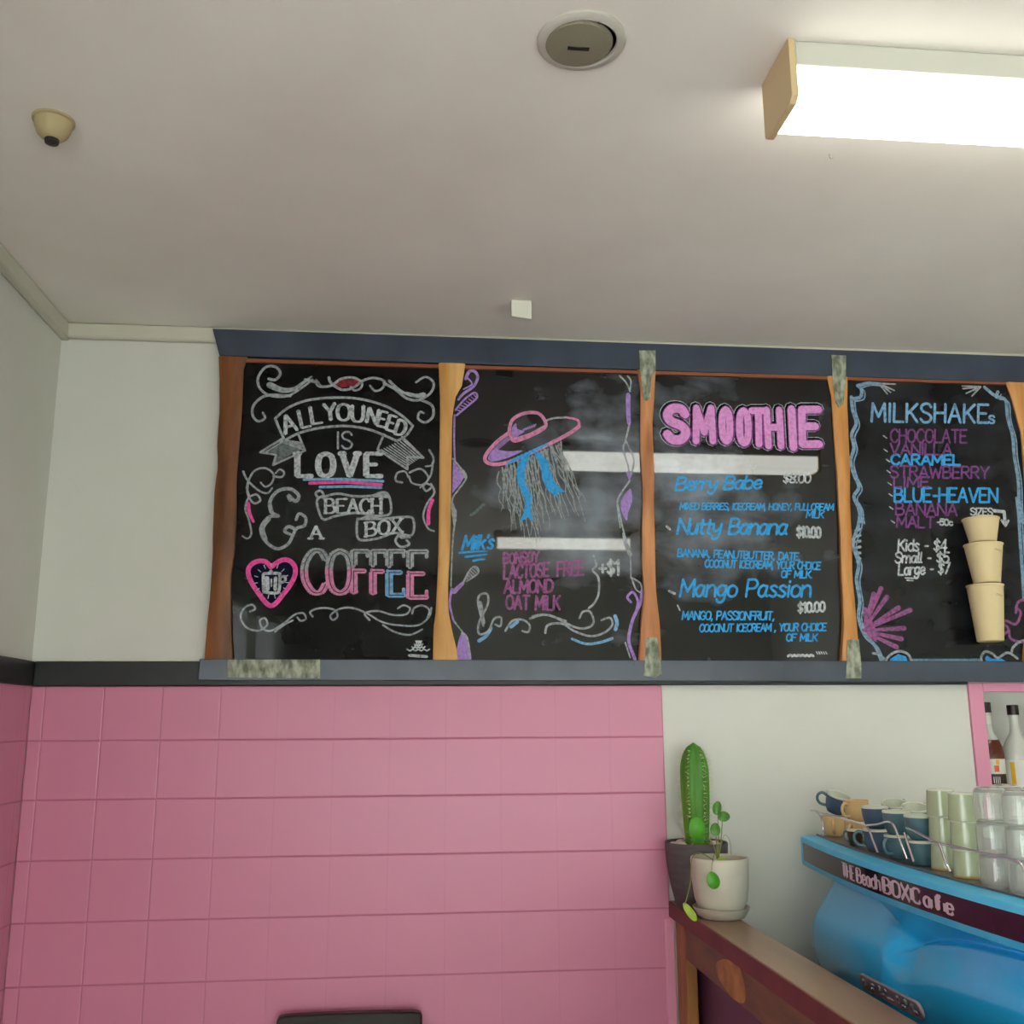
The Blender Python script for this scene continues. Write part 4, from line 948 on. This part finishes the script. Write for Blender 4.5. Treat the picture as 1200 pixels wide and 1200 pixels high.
# ------------------------------------------------------------------ coffee machine
def xv(y): return .995 + .11 * (y + .78) ** 2
def on_v(x, y, off=0.0):
    X = 1.0
    for i in range(40):
        q = on_x(x, y, X); X = xv(q.y) + off
    return on_x(x, y, X)
YF, YN = -.072, -1.46
cm = thing('coffee_machine', 'blue espresso machine with dark cafe sign band, facing away behind the timber ledge', 'coffee machine', (1.2, -.78, .80))
NY = 56
ys = [YF + (YN - YF) * i / NY for i in range(NY + 1)]
prof = [(.012, 1.128), (.002, 1.131), (0, 1.136), (0, 1.1975), (.003, 1.2015), (.046, 1.2035)]
mb = MB(); vs = []
for y in ys:
    vs += [(xv(y) + o_, y, z) for o_, z in prof] + [(1.52, y, 1.2035), (1.52, y, 1.128)]
n = len(prof) + 2
fs = [(i * n + a, i * n + (a + 1) % n, (i + 1) * n + (a + 1) % n, (i + 1) * n + a) for i in range(NY) for a in range(n)] + [tuple(range(n)), tuple(range(NY * n, NY * n + n))[::-1]]
mb.add(vs, fs)
obj('visor', mb, M['blue_top'], cm, smooth=True)
def strip(y0, y1, z0, z1, off, n=40):
    mb = MB(); vs = []
    for i in range(n + 1):
        y = y0 + (y1 - y0) * i / n
        vs += [(xv(y) - off, y, z0), (xv(y) - off, y, z1), (xv(y) + .001, y, z1), (xv(y) + .001, y, z0)]
    mb.add(vs, [(i * 4 + a, i * 4 + (a + 1) % 4, (i + 1) * 4 + (a + 1) % 4, (i + 1) * 4 + a) for i in range(n) for a in range(4)] + [(0, 1, 2, 3), tuple(range(n * 4, n * 4 + 4))[::-1]])
    return mb
obj('sign_band', strip(-.098, -1.45, 1.1445, 1.1885, .0012), M['band'], cm, smooth=True, label='glossy dark sign band')
ink = Ink(lambda uv, lf: Vector((xv(-uv[0]) - .0013 - lf, -uv[0], uv[1])))
def sign(txt, a, b, zb_, h, w, gap=.7, pen=.3):
    lay_, tot = layout(txt, gap); s_ = (b - a) / tot
    for ch, x, gw, st in lay_:
        for i, (sm, pts) in enumerate(st):
            ink.stroke([(a + (x + q[0]) * s_, zb_ + q[1] * h / 6) for q in pts], w, smooth=sm, pen=pen, lift=.0003, caps=not sm)
        if ch in 'THEBFC' or ch in 'eahOf':
            x0 = {'T': 1.9, 'X': 1.8, 'f': .8, 'a': 2.7, 'h': .0}.get(ch, .25)
            hh = 4 if ch in 'ea' else 6
            ink.stroke([(a + (x + x0) * s_, zb_ + hh * h / 6 * .1), (a + (x + x0) * s_, zb_ + hh * h / 6 * .9)], w * 1.7, lift=.0004, caps=False)
sign('THE', .430, .505, 1.1520, .030, .0092)
sign('Beach', .520, .645, 1.1520, .030, .0090, gap=.6)
sign('BOX', .660, .775, 1.1520, .030, .0108)
sign('Cafe', .785, .935, 1.1540, .027, .0104, gap=1.5)
ink.make('lettering', M['sign_white'], cm, 'pale pink sign lettering')
# sculpted rear panel
import bisect
PZ = [(.80, .03), (.835, .02), (.86, .012), (.91, -.008), (.96, -.023), (1.0, -.021), (1.03, -.012), (1.06, .008), (1.085, .026), (1.11, .040), (1.131, .040)]
PZ = sorted(catmull(PZ, 8))
def interp(t, tab):
    if t <= tab[0][0]: return tab[0][1]
    for (a, va), (b, vb) in zip(tab[:-1], tab[1:]):
        if t <= b: s_ = (t - a) / (b - a); return va + (vb - va) * s_
    return tab[-1][1]
def sst(a, b, t): t = min(max((t - a) / (b - a), 0), 1); return t * t * (3 - 2 * t)
crease = sorted([(q.z, q.y) for q in [on_v(*p_, .0) for p_ in ((1005, 1043), (1020, 1065), (1033, 1095), (1043, 1125))]])
lobe = sorted([(-q.y, q.z) for q in [on_v(*p_, .0) for p_ in ((1043, 1125), (1050, 1116), (1060, 1108), (1075, 1104), (1100, 1105), (1130, 1110), (1165, 1118), (1200, 1128))]])
def body_x(y, z):
    x = xv(y) + interp(z, PZ)
    yc = interp(z, crease); zl = interp(-y, lobe)
    d = yc - y                       # beyond the crease, towards the camera
    if d > 0:
        side = sst(0, .10, d)
        t = min(max((z - zl) / (1.131 - zl), 0), 1)
        over = xv(y) + .004 + .050 * (1 - t) ** 1.1          # overhang, cut in just above the lobe
        u = max(zl - z, 0)
        lob = xv(y) + .030 - .040 * sst(-.004, .085, u) + .02 * sst(.09, .22, u)
        m_ = sst(zl - .007, zl + .007, z)
        x = x * (1 - side) + (over * m_ + lob * (1 - m_)) * side
    return x
NZb = 150; NYb = 190; y0b, y1b = -.20, -1.44
grid = []; mb = MB(); vs = []
for i in range(NYb + 1):
    y = y0b + (y1b - y0b) * i / NYb
    for j in range(NZb + 1):
        z = .815 + (1.1305 - .815) * j / NZb
        vs.append((body_x(y, z) + .022 * sst(-.235, -.20, y) ** 2, y, z))
n = NZb + 1
fs = [(i * n + j, i * n + j + 1, (i + 1) * n + j + 1, (i + 1) * n + j) for i in range(NYb) for j in range(NZb)]
bk = len(vs)
for i in range(NYb + 1):
    y = y0b + (y1b - y0b) * i / NYb
    vs += [(1.45, y, .815), (1.45, y, 1.1305)]
for i in range(NYb):
    fs += [(bk + 2 * i, bk + 2 * i + 1, bk + 2 * i + 3, bk + 2 * i + 2), (i * n, (i + 1) * n, bk + 2 * i + 2, bk + 2 * i), (i * n + NZb, bk + 2 * i + 1, bk + 2 * i + 3, (i + 1) * n + NZb)]
fs += [tuple(range(n)) + (bk + 1, bk), tuple(range(NYb * n, NYb * n + n)) + (bk + 2 * NYb + 1, bk + 2 * NYb)]
mb.add(vs, fs)
obj('body', mb, M['blue'], cm, smooth=True)
for yy in (-.3, -1.3):
    for xx in (1.08, 1.40): obj('foot', MB().lathe([(.022, .80), (.018, .816)], (xx, yy, 0), 18), M['dark'], cm)
# chrome emblem
def at_body(px, py):
    X = 1.0
    for i in range(60):
        q = on_x(px, py, X); X = .5 * X + .5 * (body_x(q.y, q.z) - .003)
    return on_x(px, py, X)
a, b = at_body(1014, 1149), at_body(1080, 1184)
ex = (b - a).normalized(); ev = Vector((-.25, 0, 1)); ev = (ev - ex * ev.dot(ex)).normalized(); en = ex.cross(ev)
if en.x > 0: en = -en
ctr = (a + b) / 2 + en * .0045; hl = (b - a).length / 2 + .012; hv = .0165
loop = []
for i in range(24):
    t = 2 * math.pi * i / 24; c_, s_ = math.cos(t), math.sin(t)
    loop.append(ctr + ex * ((hl - hv) * (1 if c_ > 0 else -1) + hv * c_) + ev * hv * s_ - en * .004)
em = obj('emblem', MB().prism(loop, en * .007), M['steel'], cm, bevel=.0015, label='chrome emblem plate')
mk = MB()
for i, (u, v, ru, rv) in enumerate(((-.82, .1, .10, .45), (-.55, -.35, .09, .35), (-.5, .3, .1, .25), (-.28, .35, .06, .4), (-.08, .35, .06, .4), (.02, -.3, .16, .2), (-.2, -.3, .12, .2), (.30, .2, .07, .5), (.45, -.4, .12, .28), (.55, .3, .09, .45), (.74, .15, .08, .5), (.82, -.3, .1, .3))):
    mk.add([p_ for p_ in MB().sphere((0, 0, 0), 1, 1, 1, 10, 6).xf(Matrix.Translation(ctr + ex * u * hl + ev * v * hv + en * .003) @ Matrix(((ex.x * ru * hl * .7, ev.x * rv * hv, en.x * .003, 0), (ex.y * ru * hl * .7, ev.y * rv * hv, en.y * .003, 0), (ex.z * ru * hl * .7, ev.z * rv * hv, en.z * .003, 0), (0, 0, 0, 1)))).v],
           MB().sphere((0, 0, 0), 1, 1, 1, 10, 6).f)
obj('raised_marks', mk, M['chrome'], em, smooth=True)
# tray and cup rail
TZ = 1.2045
tr = MB(); vs = []
for y in ys: vs += [(xv(y) + .044, y, 1.2030), (xv(y) + .044, y, 1.2075), (xv(y) + .048, y, 1.2075), (xv(y) + .050, y, TZ + .0005), (1.50, y, TZ + .0005), (1.50, y, 1.2030)]
tr.add(vs, [(i * 6 + a, i * 6 + (a + 1) % 6, (i + 1) * 6 + (a + 1) % 6, (i + 1) * 6 + a) for i in range(NY) for a in range(6)] + [tuple(range(6)), tuple(range(NY * 6, NY * 6 + 6))[::-1]])
obj('cup_tray', tr, M['tray'], cm, smooth=True)
def rail(pts, r=.0024, sm=True):
    q = [on_v(*p_, .0505) for p_ in pts]
    if sm:
        xy = catmull([(p_.y, p_.z) for p_ in q], 5); q = [Vector((xv(a_) + .0505, a_, b_)) for a_, b_ in xy]
    obj('cup_rail', MB().tube(q, r, 10), M['chrome'], cm, smooth=True)
rail([(948, 950), (956, 950), (964, 953), (990, 960), (1012, 966), (1018, 972), (1023, 985), (1029, 1000)])
rail([(955, 950), (961, 956), (964, 966), (965, 980)])
rail([(1016, 967), (1028, 966), (1040, 963), (1047, 967), (1055, 986), (1063, 1007)])
rail([(1060, 976), (1066, 995), (1071, 1010)])
rail([(1062, 970), (1070, 973), (1085, 981), (1100, 988), (1120, 992), (1150, 999), (1186, 1007), (1196, 1012), (1202, 1026), (1206, 1052)])
rail([(1101, 988), (1105, 1000), (1109, 1012), (1114, 1022)], .0030)

# ------------------------------------------------------------------ cups and glasses on the machine
def espresso_cup(label, body, group, h=.050, r=.031):
    t = thing('espresso_cup', label, 'cup', (0, 0, 0), group)
    obj('body', MB().lathe([(r * .62, 0), (r * .70, .002), (r * .86, h * .25), (r * .97, h * .6), (r, h - .0045)], seg=32, caps=(True, False)), M[body], t, smooth=True)
    obj('inside', MB().lathe([(r, h - .0045), (r + .0004, h - .001), (r - .001, h + .0006), (r - .0035, h - .001), (r * .84, h * .5), (r * .6, h * .12), (.0001, h * .10)], seg=32, caps=(False, False)), M['cup_in'] if body != 'cup_cream' else M['cup_cream'], t, smooth=True)
    pts = [(r * .93 + .001, 0, h * .78), (r + .010, 0, h * .86), (r + .019, 0, h * .70), (r + .019, 0, h * .45), (r + .010, 0, h * .26), (r * .84, 0, h * .24)]
    q = catmull([(p_[0], p_[2]) for p_ in pts], 5)
    obj('handle', MB().tube([(a_, 0, b_) for a_, b_ in q], .0038, 10), M[body] if body == 'cup_cream' else M['cup_teal'], t, smooth=True)
    return t
def tray_pos(px, off, z=TZ + .0006):
    """tray point under photo column px, at distance off behind the bowed front edge"""
    X = 1.08
    for k_ in range(30):
        lo, hi = 900, 1100
        for i in range(40):
            mid = (lo + hi) / 2
            if on_x(px, mid, X).z > z: lo = mid
            else: hi = mid
        q = on_x(px, (lo + hi) / 2, X); X = .5 * X + .5 * (xv(q.y) + off)
    return Vector((X, q.y, z))
GRP = 'espresso cups on the coffee machine'
navy = espresso_cup('navy espresso cup at the bottom of the pair behind the first rail post', 'cup_navy', GRP)
teal = espresso_cup('teal espresso cup at the bottom of the middle pair behind the chrome hoop', 'cup_teal', GRP)
cream = espresso_cup('cream espresso cup lying low at the far left of the machine tray', 'cup_cream', GRP)
brown = espresso_cup('brown-black espresso cup beside the first rail post', 'cup_brown', GRP)
def up(v, dz): return Vector((v.x, v.y, v.z + dz))
s3 = tray_pos(1029, .087); navy.location = s3; navy.rotation_euler = (0, 0, 2.6)
dup(navy, up(s3, .0512), (0, 0, .9), 'navy espresso cup stacked on top of the pair behind the first rail post')
s4 = tray_pos(1055, .087); teal.location = s4; teal.rotation_euler = (0, 0, 3.6)
dup(teal, up(s4, .0512), (0, 0, .5), 'teal espresso cup stacked on top of the middle pair behind the chrome hoop')
s5 = tray_pos(1082, .087)
dup(teal, s5, (0, 0, .4), 'teal espresso cup at the bottom of the pair left of the sage cups')
dup(teal, up(s5, .0512), (0, 0, .8), 'teal espresso cup stacked on top of the pair left of the sage cups')
s1 = tray_pos(978, .086); cream.location = s1; cream.rotation_euler = (0, 0, -2.0)
s2 = tray_pos(1006, .108)
dup(cream, s2, (0, 0, -2.4), 'cream espresso cup under another cream cup, handle towards the rail')
dup(cream, up(s2, .0512), (0, .0, -2.7), 'cream espresso cup on top of another cream cup')
brown.location = tray_pos(1003, .0745); brown.rotation_euler = (0, 0, 2.2); brown.scale = (.6, .6, .75)
dup(navy, up(s1, .0600) + Vector((.006, .004, 0)), (math.radians(-14), math.radians(-16), 2.8), 'navy espresso cup tilted on a cream cup at the far left of the tray')
for px_, lab in ((1052, 'teal espresso cup tipped on its neighbour in the rear row, left one of two'), (1076, 'teal espresso cup tipped on its neighbour in the rear row, right one of two')):
    sb = tray_pos(px_, .165)
    dup(teal, sb, (0, 0, 1.0), ('teal espresso cup at the bottom of the rear row, left one of two' if px_ == 1052 else 'teal espresso cup at the bottom of the rear row, right one of two'))
    dup(teal, up(sb, .056), (math.radians(10), math.radians(-14), .6), lab)

def sage_cup(label, band):
    t = thing('tumbler', label, 'cup', (0, 0, 0), 'sage green tumblers on the coffee machine')
    h, r = .0525, .030
    obj('body', MB().lathe([(r, 0.0045), (r * 1.0, .006), (r * .95, h * .6), (r * .89, h * .95)], seg=32), M['cup_green'], t, smooth=True)
    obj('foot', MB().lathe([(r * .89, h * .95), (r * .86, h), (.0001, h)], seg=32), M['cup_in'], t, smooth=True)
    obj('rim', MB().lathe([(r * .9, 0), (r * 1.0, .0005), (r, .0045), (r * .9, .0045)], seg=32), M[band], t, smooth=True)
    return t
sg = sage_cup('sage green tumbler upside down, bottom of the left stack of three', 'cup_tan')
sg2 = sage_cup('sage green tumbler upside down, middle of the left stack of three', 'cup_green')
for px_, X, nm in ((1110, .105, 'left'), (1137, .092, 'right')):
    q = tray_pos(px_, X)
    for i, w_ in enumerate(('bottom', 'middle', 'top')):
        lab = 'sage green tumbler upside down, %s of the %s stack of three' % (w_, nm)
        if nm == 'left' and i == 0: sg.location = q
        elif nm == 'left' and i == 1: sg2.location = up(q, .0527)
        else: dup(sg if i == 0 else sg2, up(q, i * .0527), (0, 0, i * .7), lab)
def tumbler(label):
    t = thing('glass_tumbler', label, 'glass', (0, 0, 0), 'clear glasses on the coffee machine')
    h, r = .058, .031
    obj('bowl', MB().lathe([(r, 0), (r, .001), (r * .98, h * .6), (r * .92, h * .86), (r * .80, h * .97), (r * .6, h), (.0001, h), (.0001, h - .007), (r * .6, h - .006), (r * .84, h * .82), (r * .93, h * .5), (r - .0022, 0), (r, 0)], seg=36, caps=(False, False)), M['glass'], t, smooth=True)
    return t
gl = tumbler('clear glass tumbler upside down, bottom of the stack nearest the sage cups')
for j, (px_, X, nm) in enumerate(((1170, .093, 'of the stack nearest the sage cups'), (1206, .093, 'of the stack at the right edge of the photo'), (1190, .165, 'of the stack behind the other glasses'))):
    q = tray_pos(px_, X)
    for i, w_ in enumerate(('bottom', 'middle', 'top')):
        lab = 'clear glass tumbler upside down, %s %s' % (w_, nm)
        if j == 0 and i == 0: gl.location = q
        else: dup(gl, up(q, i * .0583), (0, 0, 0), lab)

# ------------------------------------------------------------------ plants on the ledge
pc = Vector((.7585, -.091, LZ))
t = thing('potted_cactus', 'tall ribbed green cactus in a charcoal pot at the wall end of the ledge', 'plant', pc)
obj('pot', MB().lathe([(.050, 0), (.058, .006), (.070, .05), (.079, .11), (.082, .156), (.080, .160), (.076, .158), (.0745, .133), (.0001, .133)], pc, 44), M['pot_dark'], t, smooth=True)
obj('soil', MB().lathe([(.0735, .136), (.04, .140), (.0001, .141)], pc, 30), M['soil'], t, smooth=True)
for dx, dy, r_ in ((-.046, -.028, .016), (.040, -.045, .017), (.05, .0, .015), (-.03, .04, .016), (.02, .05, .014), (-.058, .01, .013)):
    obj('pebble', MB().sphere(pc + Vector((dx, dy, .150)), r_, r_ * .85, r_ * .75), M['pebble'], t, smooth=True)
cc = Vector((.7615, -.092, LZ + .13))
hgt = on_y(815, 870, -.098).z - cc.z
cp = []
for i in range(25):
    u = i / 24
    r_ = .0255 + .009 * math.sin(min(u * 1.5, 1) * math.pi * .5) if u < .72 else .0345 * math.sqrt(max(1 - ((u - .72) / .28) ** 2, 0)) ** 1.15
    cp.append((max(r_, .0002), u * hgt))
obj('stem', MB().lathe(cp, cc, 60, rib=lambda a: .20 * (abs(math.cos(a * 3 + .5)) ** .7) - .10), M['cactus'], t, smooth=True)
sp_ = MB(); rnd = random.Random(5)
for kx in range(6):
    an = (kx * math.pi - .5) / 3
    for i in range(26):
        u = .06 + .9 * i / 26
        r_ = interp(u * hgt, [(h_, r0) for r0, h_ in cp]) * 1.10
        base = cc + Vector((r_ * math.cos(an), r_ * math.sin(an), u * hgt))
        for s_ in range(3):
            d = Vector((math.cos(an + rnd.uniform(-.9, .9)), math.sin(an + rnd.uniform(-.9, .9)), rnd.uniform(-.6, .6))).normalized()
            sp_.tube([base, base + d * rnd.uniform(.006, .015)], .0009, 4, .0002)
so = obj('spines', sp_, M['spine'], t); so['kind'] = 'stuff'

pw = Vector((.7705, -.250, LZ))
t = thing('potted_plant', 'small round-leaved trailing plant in an ivory pot and saucer before the cactus', 'plant', pw)
obj('saucer', MB().lathe([(.050, 0), (.056, .003), (.068, .022), (.070, .026), (.066, .026), (.056, .010), (.0001, .010)], pw, 44), M['pot_white'], t, smooth=True)
obj('pot', MB().lathe([(.046, .0105), (.054, .018), (.064, .045), (.069, .085), (.0705, .136), (.069, .1405), (.065, .139), (.062, .122), (.0001, .120)], pw, 44), M['pot_white'], t, smooth=True)
obj('soil', MB().lathe([(.0625, .123), (.03, .127), (.0001, .127)], pw, 30), M['soil'], t, smooth=True)
root = pw + Vector((-.004, 0, .125))
def leaf(px, py, Y, w, h, ang, mt, tilt=0.0):
    c = on_y(px, py, Y); s_ = (Y - CAM.y) / FPX
    w *= s_; h *= s_
    mb = MB(); vs = []; nr, na = 4, 20
    for i in range(nr + 1):
        for k_ in range(na):
            a_ = 2 * math.pi * k_ / na; rr = i / nr
            x_, z_ = w / 2 * rr * math.cos(a_), h / 2 * rr * math.sin(a_)
            x_ *= 1 - .12 * math.sin(a_)
            xr, zr = x_ * math.cos(ang) - z_ * math.sin(ang), x_ * math.sin(ang) + z_ * math.cos(ang)
            vs.append((c.x + xr, c.y + .18 * min(w, h) * rr * rr + tilt * zr, c.z + zr))
    fs = [(i * na + k_, i * na + (k_ + 1) % na, (i + 1) * na + (k_ + 1) % na, (i + 1) * na + k_) for i in range(nr) for k_ in range(na)]
    mb.add(vs, fs)
    back = [(Vector(v) + Vector((0, .0012, 0))) for v in mb.v]
    m_ = len(mb.v); mb.v += back; mb.f += [tuple(reversed([i + m_ for i in f])) for f in mb.f[:len(fs)]]
    obj('leaf', mb, mt, t, smooth=True); return c
def stem(c, mids, r=.0014):
    pts = [root] + [Vector(m_) for m_ in mids] + [c]
    xz = []
    for j in range(len(pts) - 1):
        for k_ in range(6):
            p0, p1, p2, p3 = pts[max(j - 1, 0)], pts[j], pts[j + 1], pts[min(j + 2, len(pts) - 1)]; u = k_ / 6
            xz.append(.5 * (2 * p1 + (p2 - p0) * u + (2 * p0 - 5 * p1 + 4 * p2 - p3) * u * u + (3 * p1 - p0 - 3 * p2 + p3) * u ** 3))
    xz.append(pts[-1])
    obj('stem', MB().tube(xz, r, 8), M['stem'], t, smooth=True)
c = leaf(818, 971, -.262, 20, 25, .1, M['leaf']); stem(c + Vector((.012, .001, -.01)), [on_y(836, 990, -.255)])
c = leaf(841, 947, -.255, 10, 16, -.45, M['leaf2'], .5); stem(c + Vector((0, 0, -.012)), [on_y(842, 985, -.25)])
c = leaf(849, 957, -.25, 14, 11, .25, M['leaf2'], .4); stem(c + Vector((-.006, 0, -.008)), [on_y(845, 985, -.246)])
c = leaf(839, 972, -.262, 12, 14, -.3, M['leaf2'], .3); stem(c + Vector((0, 0, -.01)), [on_y(840, 992, -.256)])
c = leaf(846, 1009, -.275, 13, 8, .2, M['leaf3'], .4)
c = leaf(836.5, 1032, -.325, 15, 19, .25, M['leaf'], .1); stem(c + Vector((-.004, .004, .015)), [on_y(838, 1000, -.29), on_y(835, 1010, -.322)], .001)
c = leaf(809, 1069, -.32, 9, 23, .62, M['leaf3'], .2); stem(c + Vector((-.012, .004, .016)), [on_y(822, 1000, -.28), on_y(811, 1006, -.30), on_y(809, 1035, -.312)], .0012)
stem(on_y(857, 1002, -.245), [on_y(848, 980, -.25), on_y(855, 985, -.245)], .0006)

# ------------------------------------------------------------------ chair against the tiled wall
a, b = on_z(325, 1189.5, .80), on_z(495, 1188.5, .80)
cx = (a.x + b.x) / 2; hw = (b.x - a.x) / 2; cy = (a.y + b.y) / 2
ch = thing('dining_chair', 'dark leather chair standing with its back to the pink tiles', 'chair', (cx, cy - .2, 0))
pts = []
N_ = 16
for i in range(N_ + 1):
    u = -1 + 2 * i / N_
    pts.append((cx + hw * u, .80 + .0025 * (1 - u * u)))
out = [(cx - hw + .016, .46)] + [(cx - hw, .50 + 0)] + [(cx - hw, .788), (cx - hw + .003, .797)] + pts[1:-1] + [(cx + hw - .003, .797), (cx + hw, .788), (cx + hw, .50), (cx + hw - .016, .46)]
obj('backrest', MB().prism([Vector((x_, cy, z_)) for x_, z_ in out], Vector((0, .032, 0))), M['chair'], ch, bevel=.005, bseg=3)
obj('seat', MB().box(cx - hw - .02, cx + hw + .02, cy - .42, cy + .0, .42, .47), M['chair'], ch, bevel=.012, bseg=3)
for sx in (-1, 1):
    obj('leg', MB().tube([(cx + sx * (hw - .01), cy - .38, 0), (cx + sx * (hw - .02), cy - .37, .42)], .016, 12, .02), M['chair_leg'], ch, smooth=True)
    obj('leg', MB().tube([(cx + sx * (hw - .02), cy + .02, 0), (cx + sx * (hw - .03), cy - .01, .42)], .016, 12, .02), M['chair_leg'], ch, smooth=True)
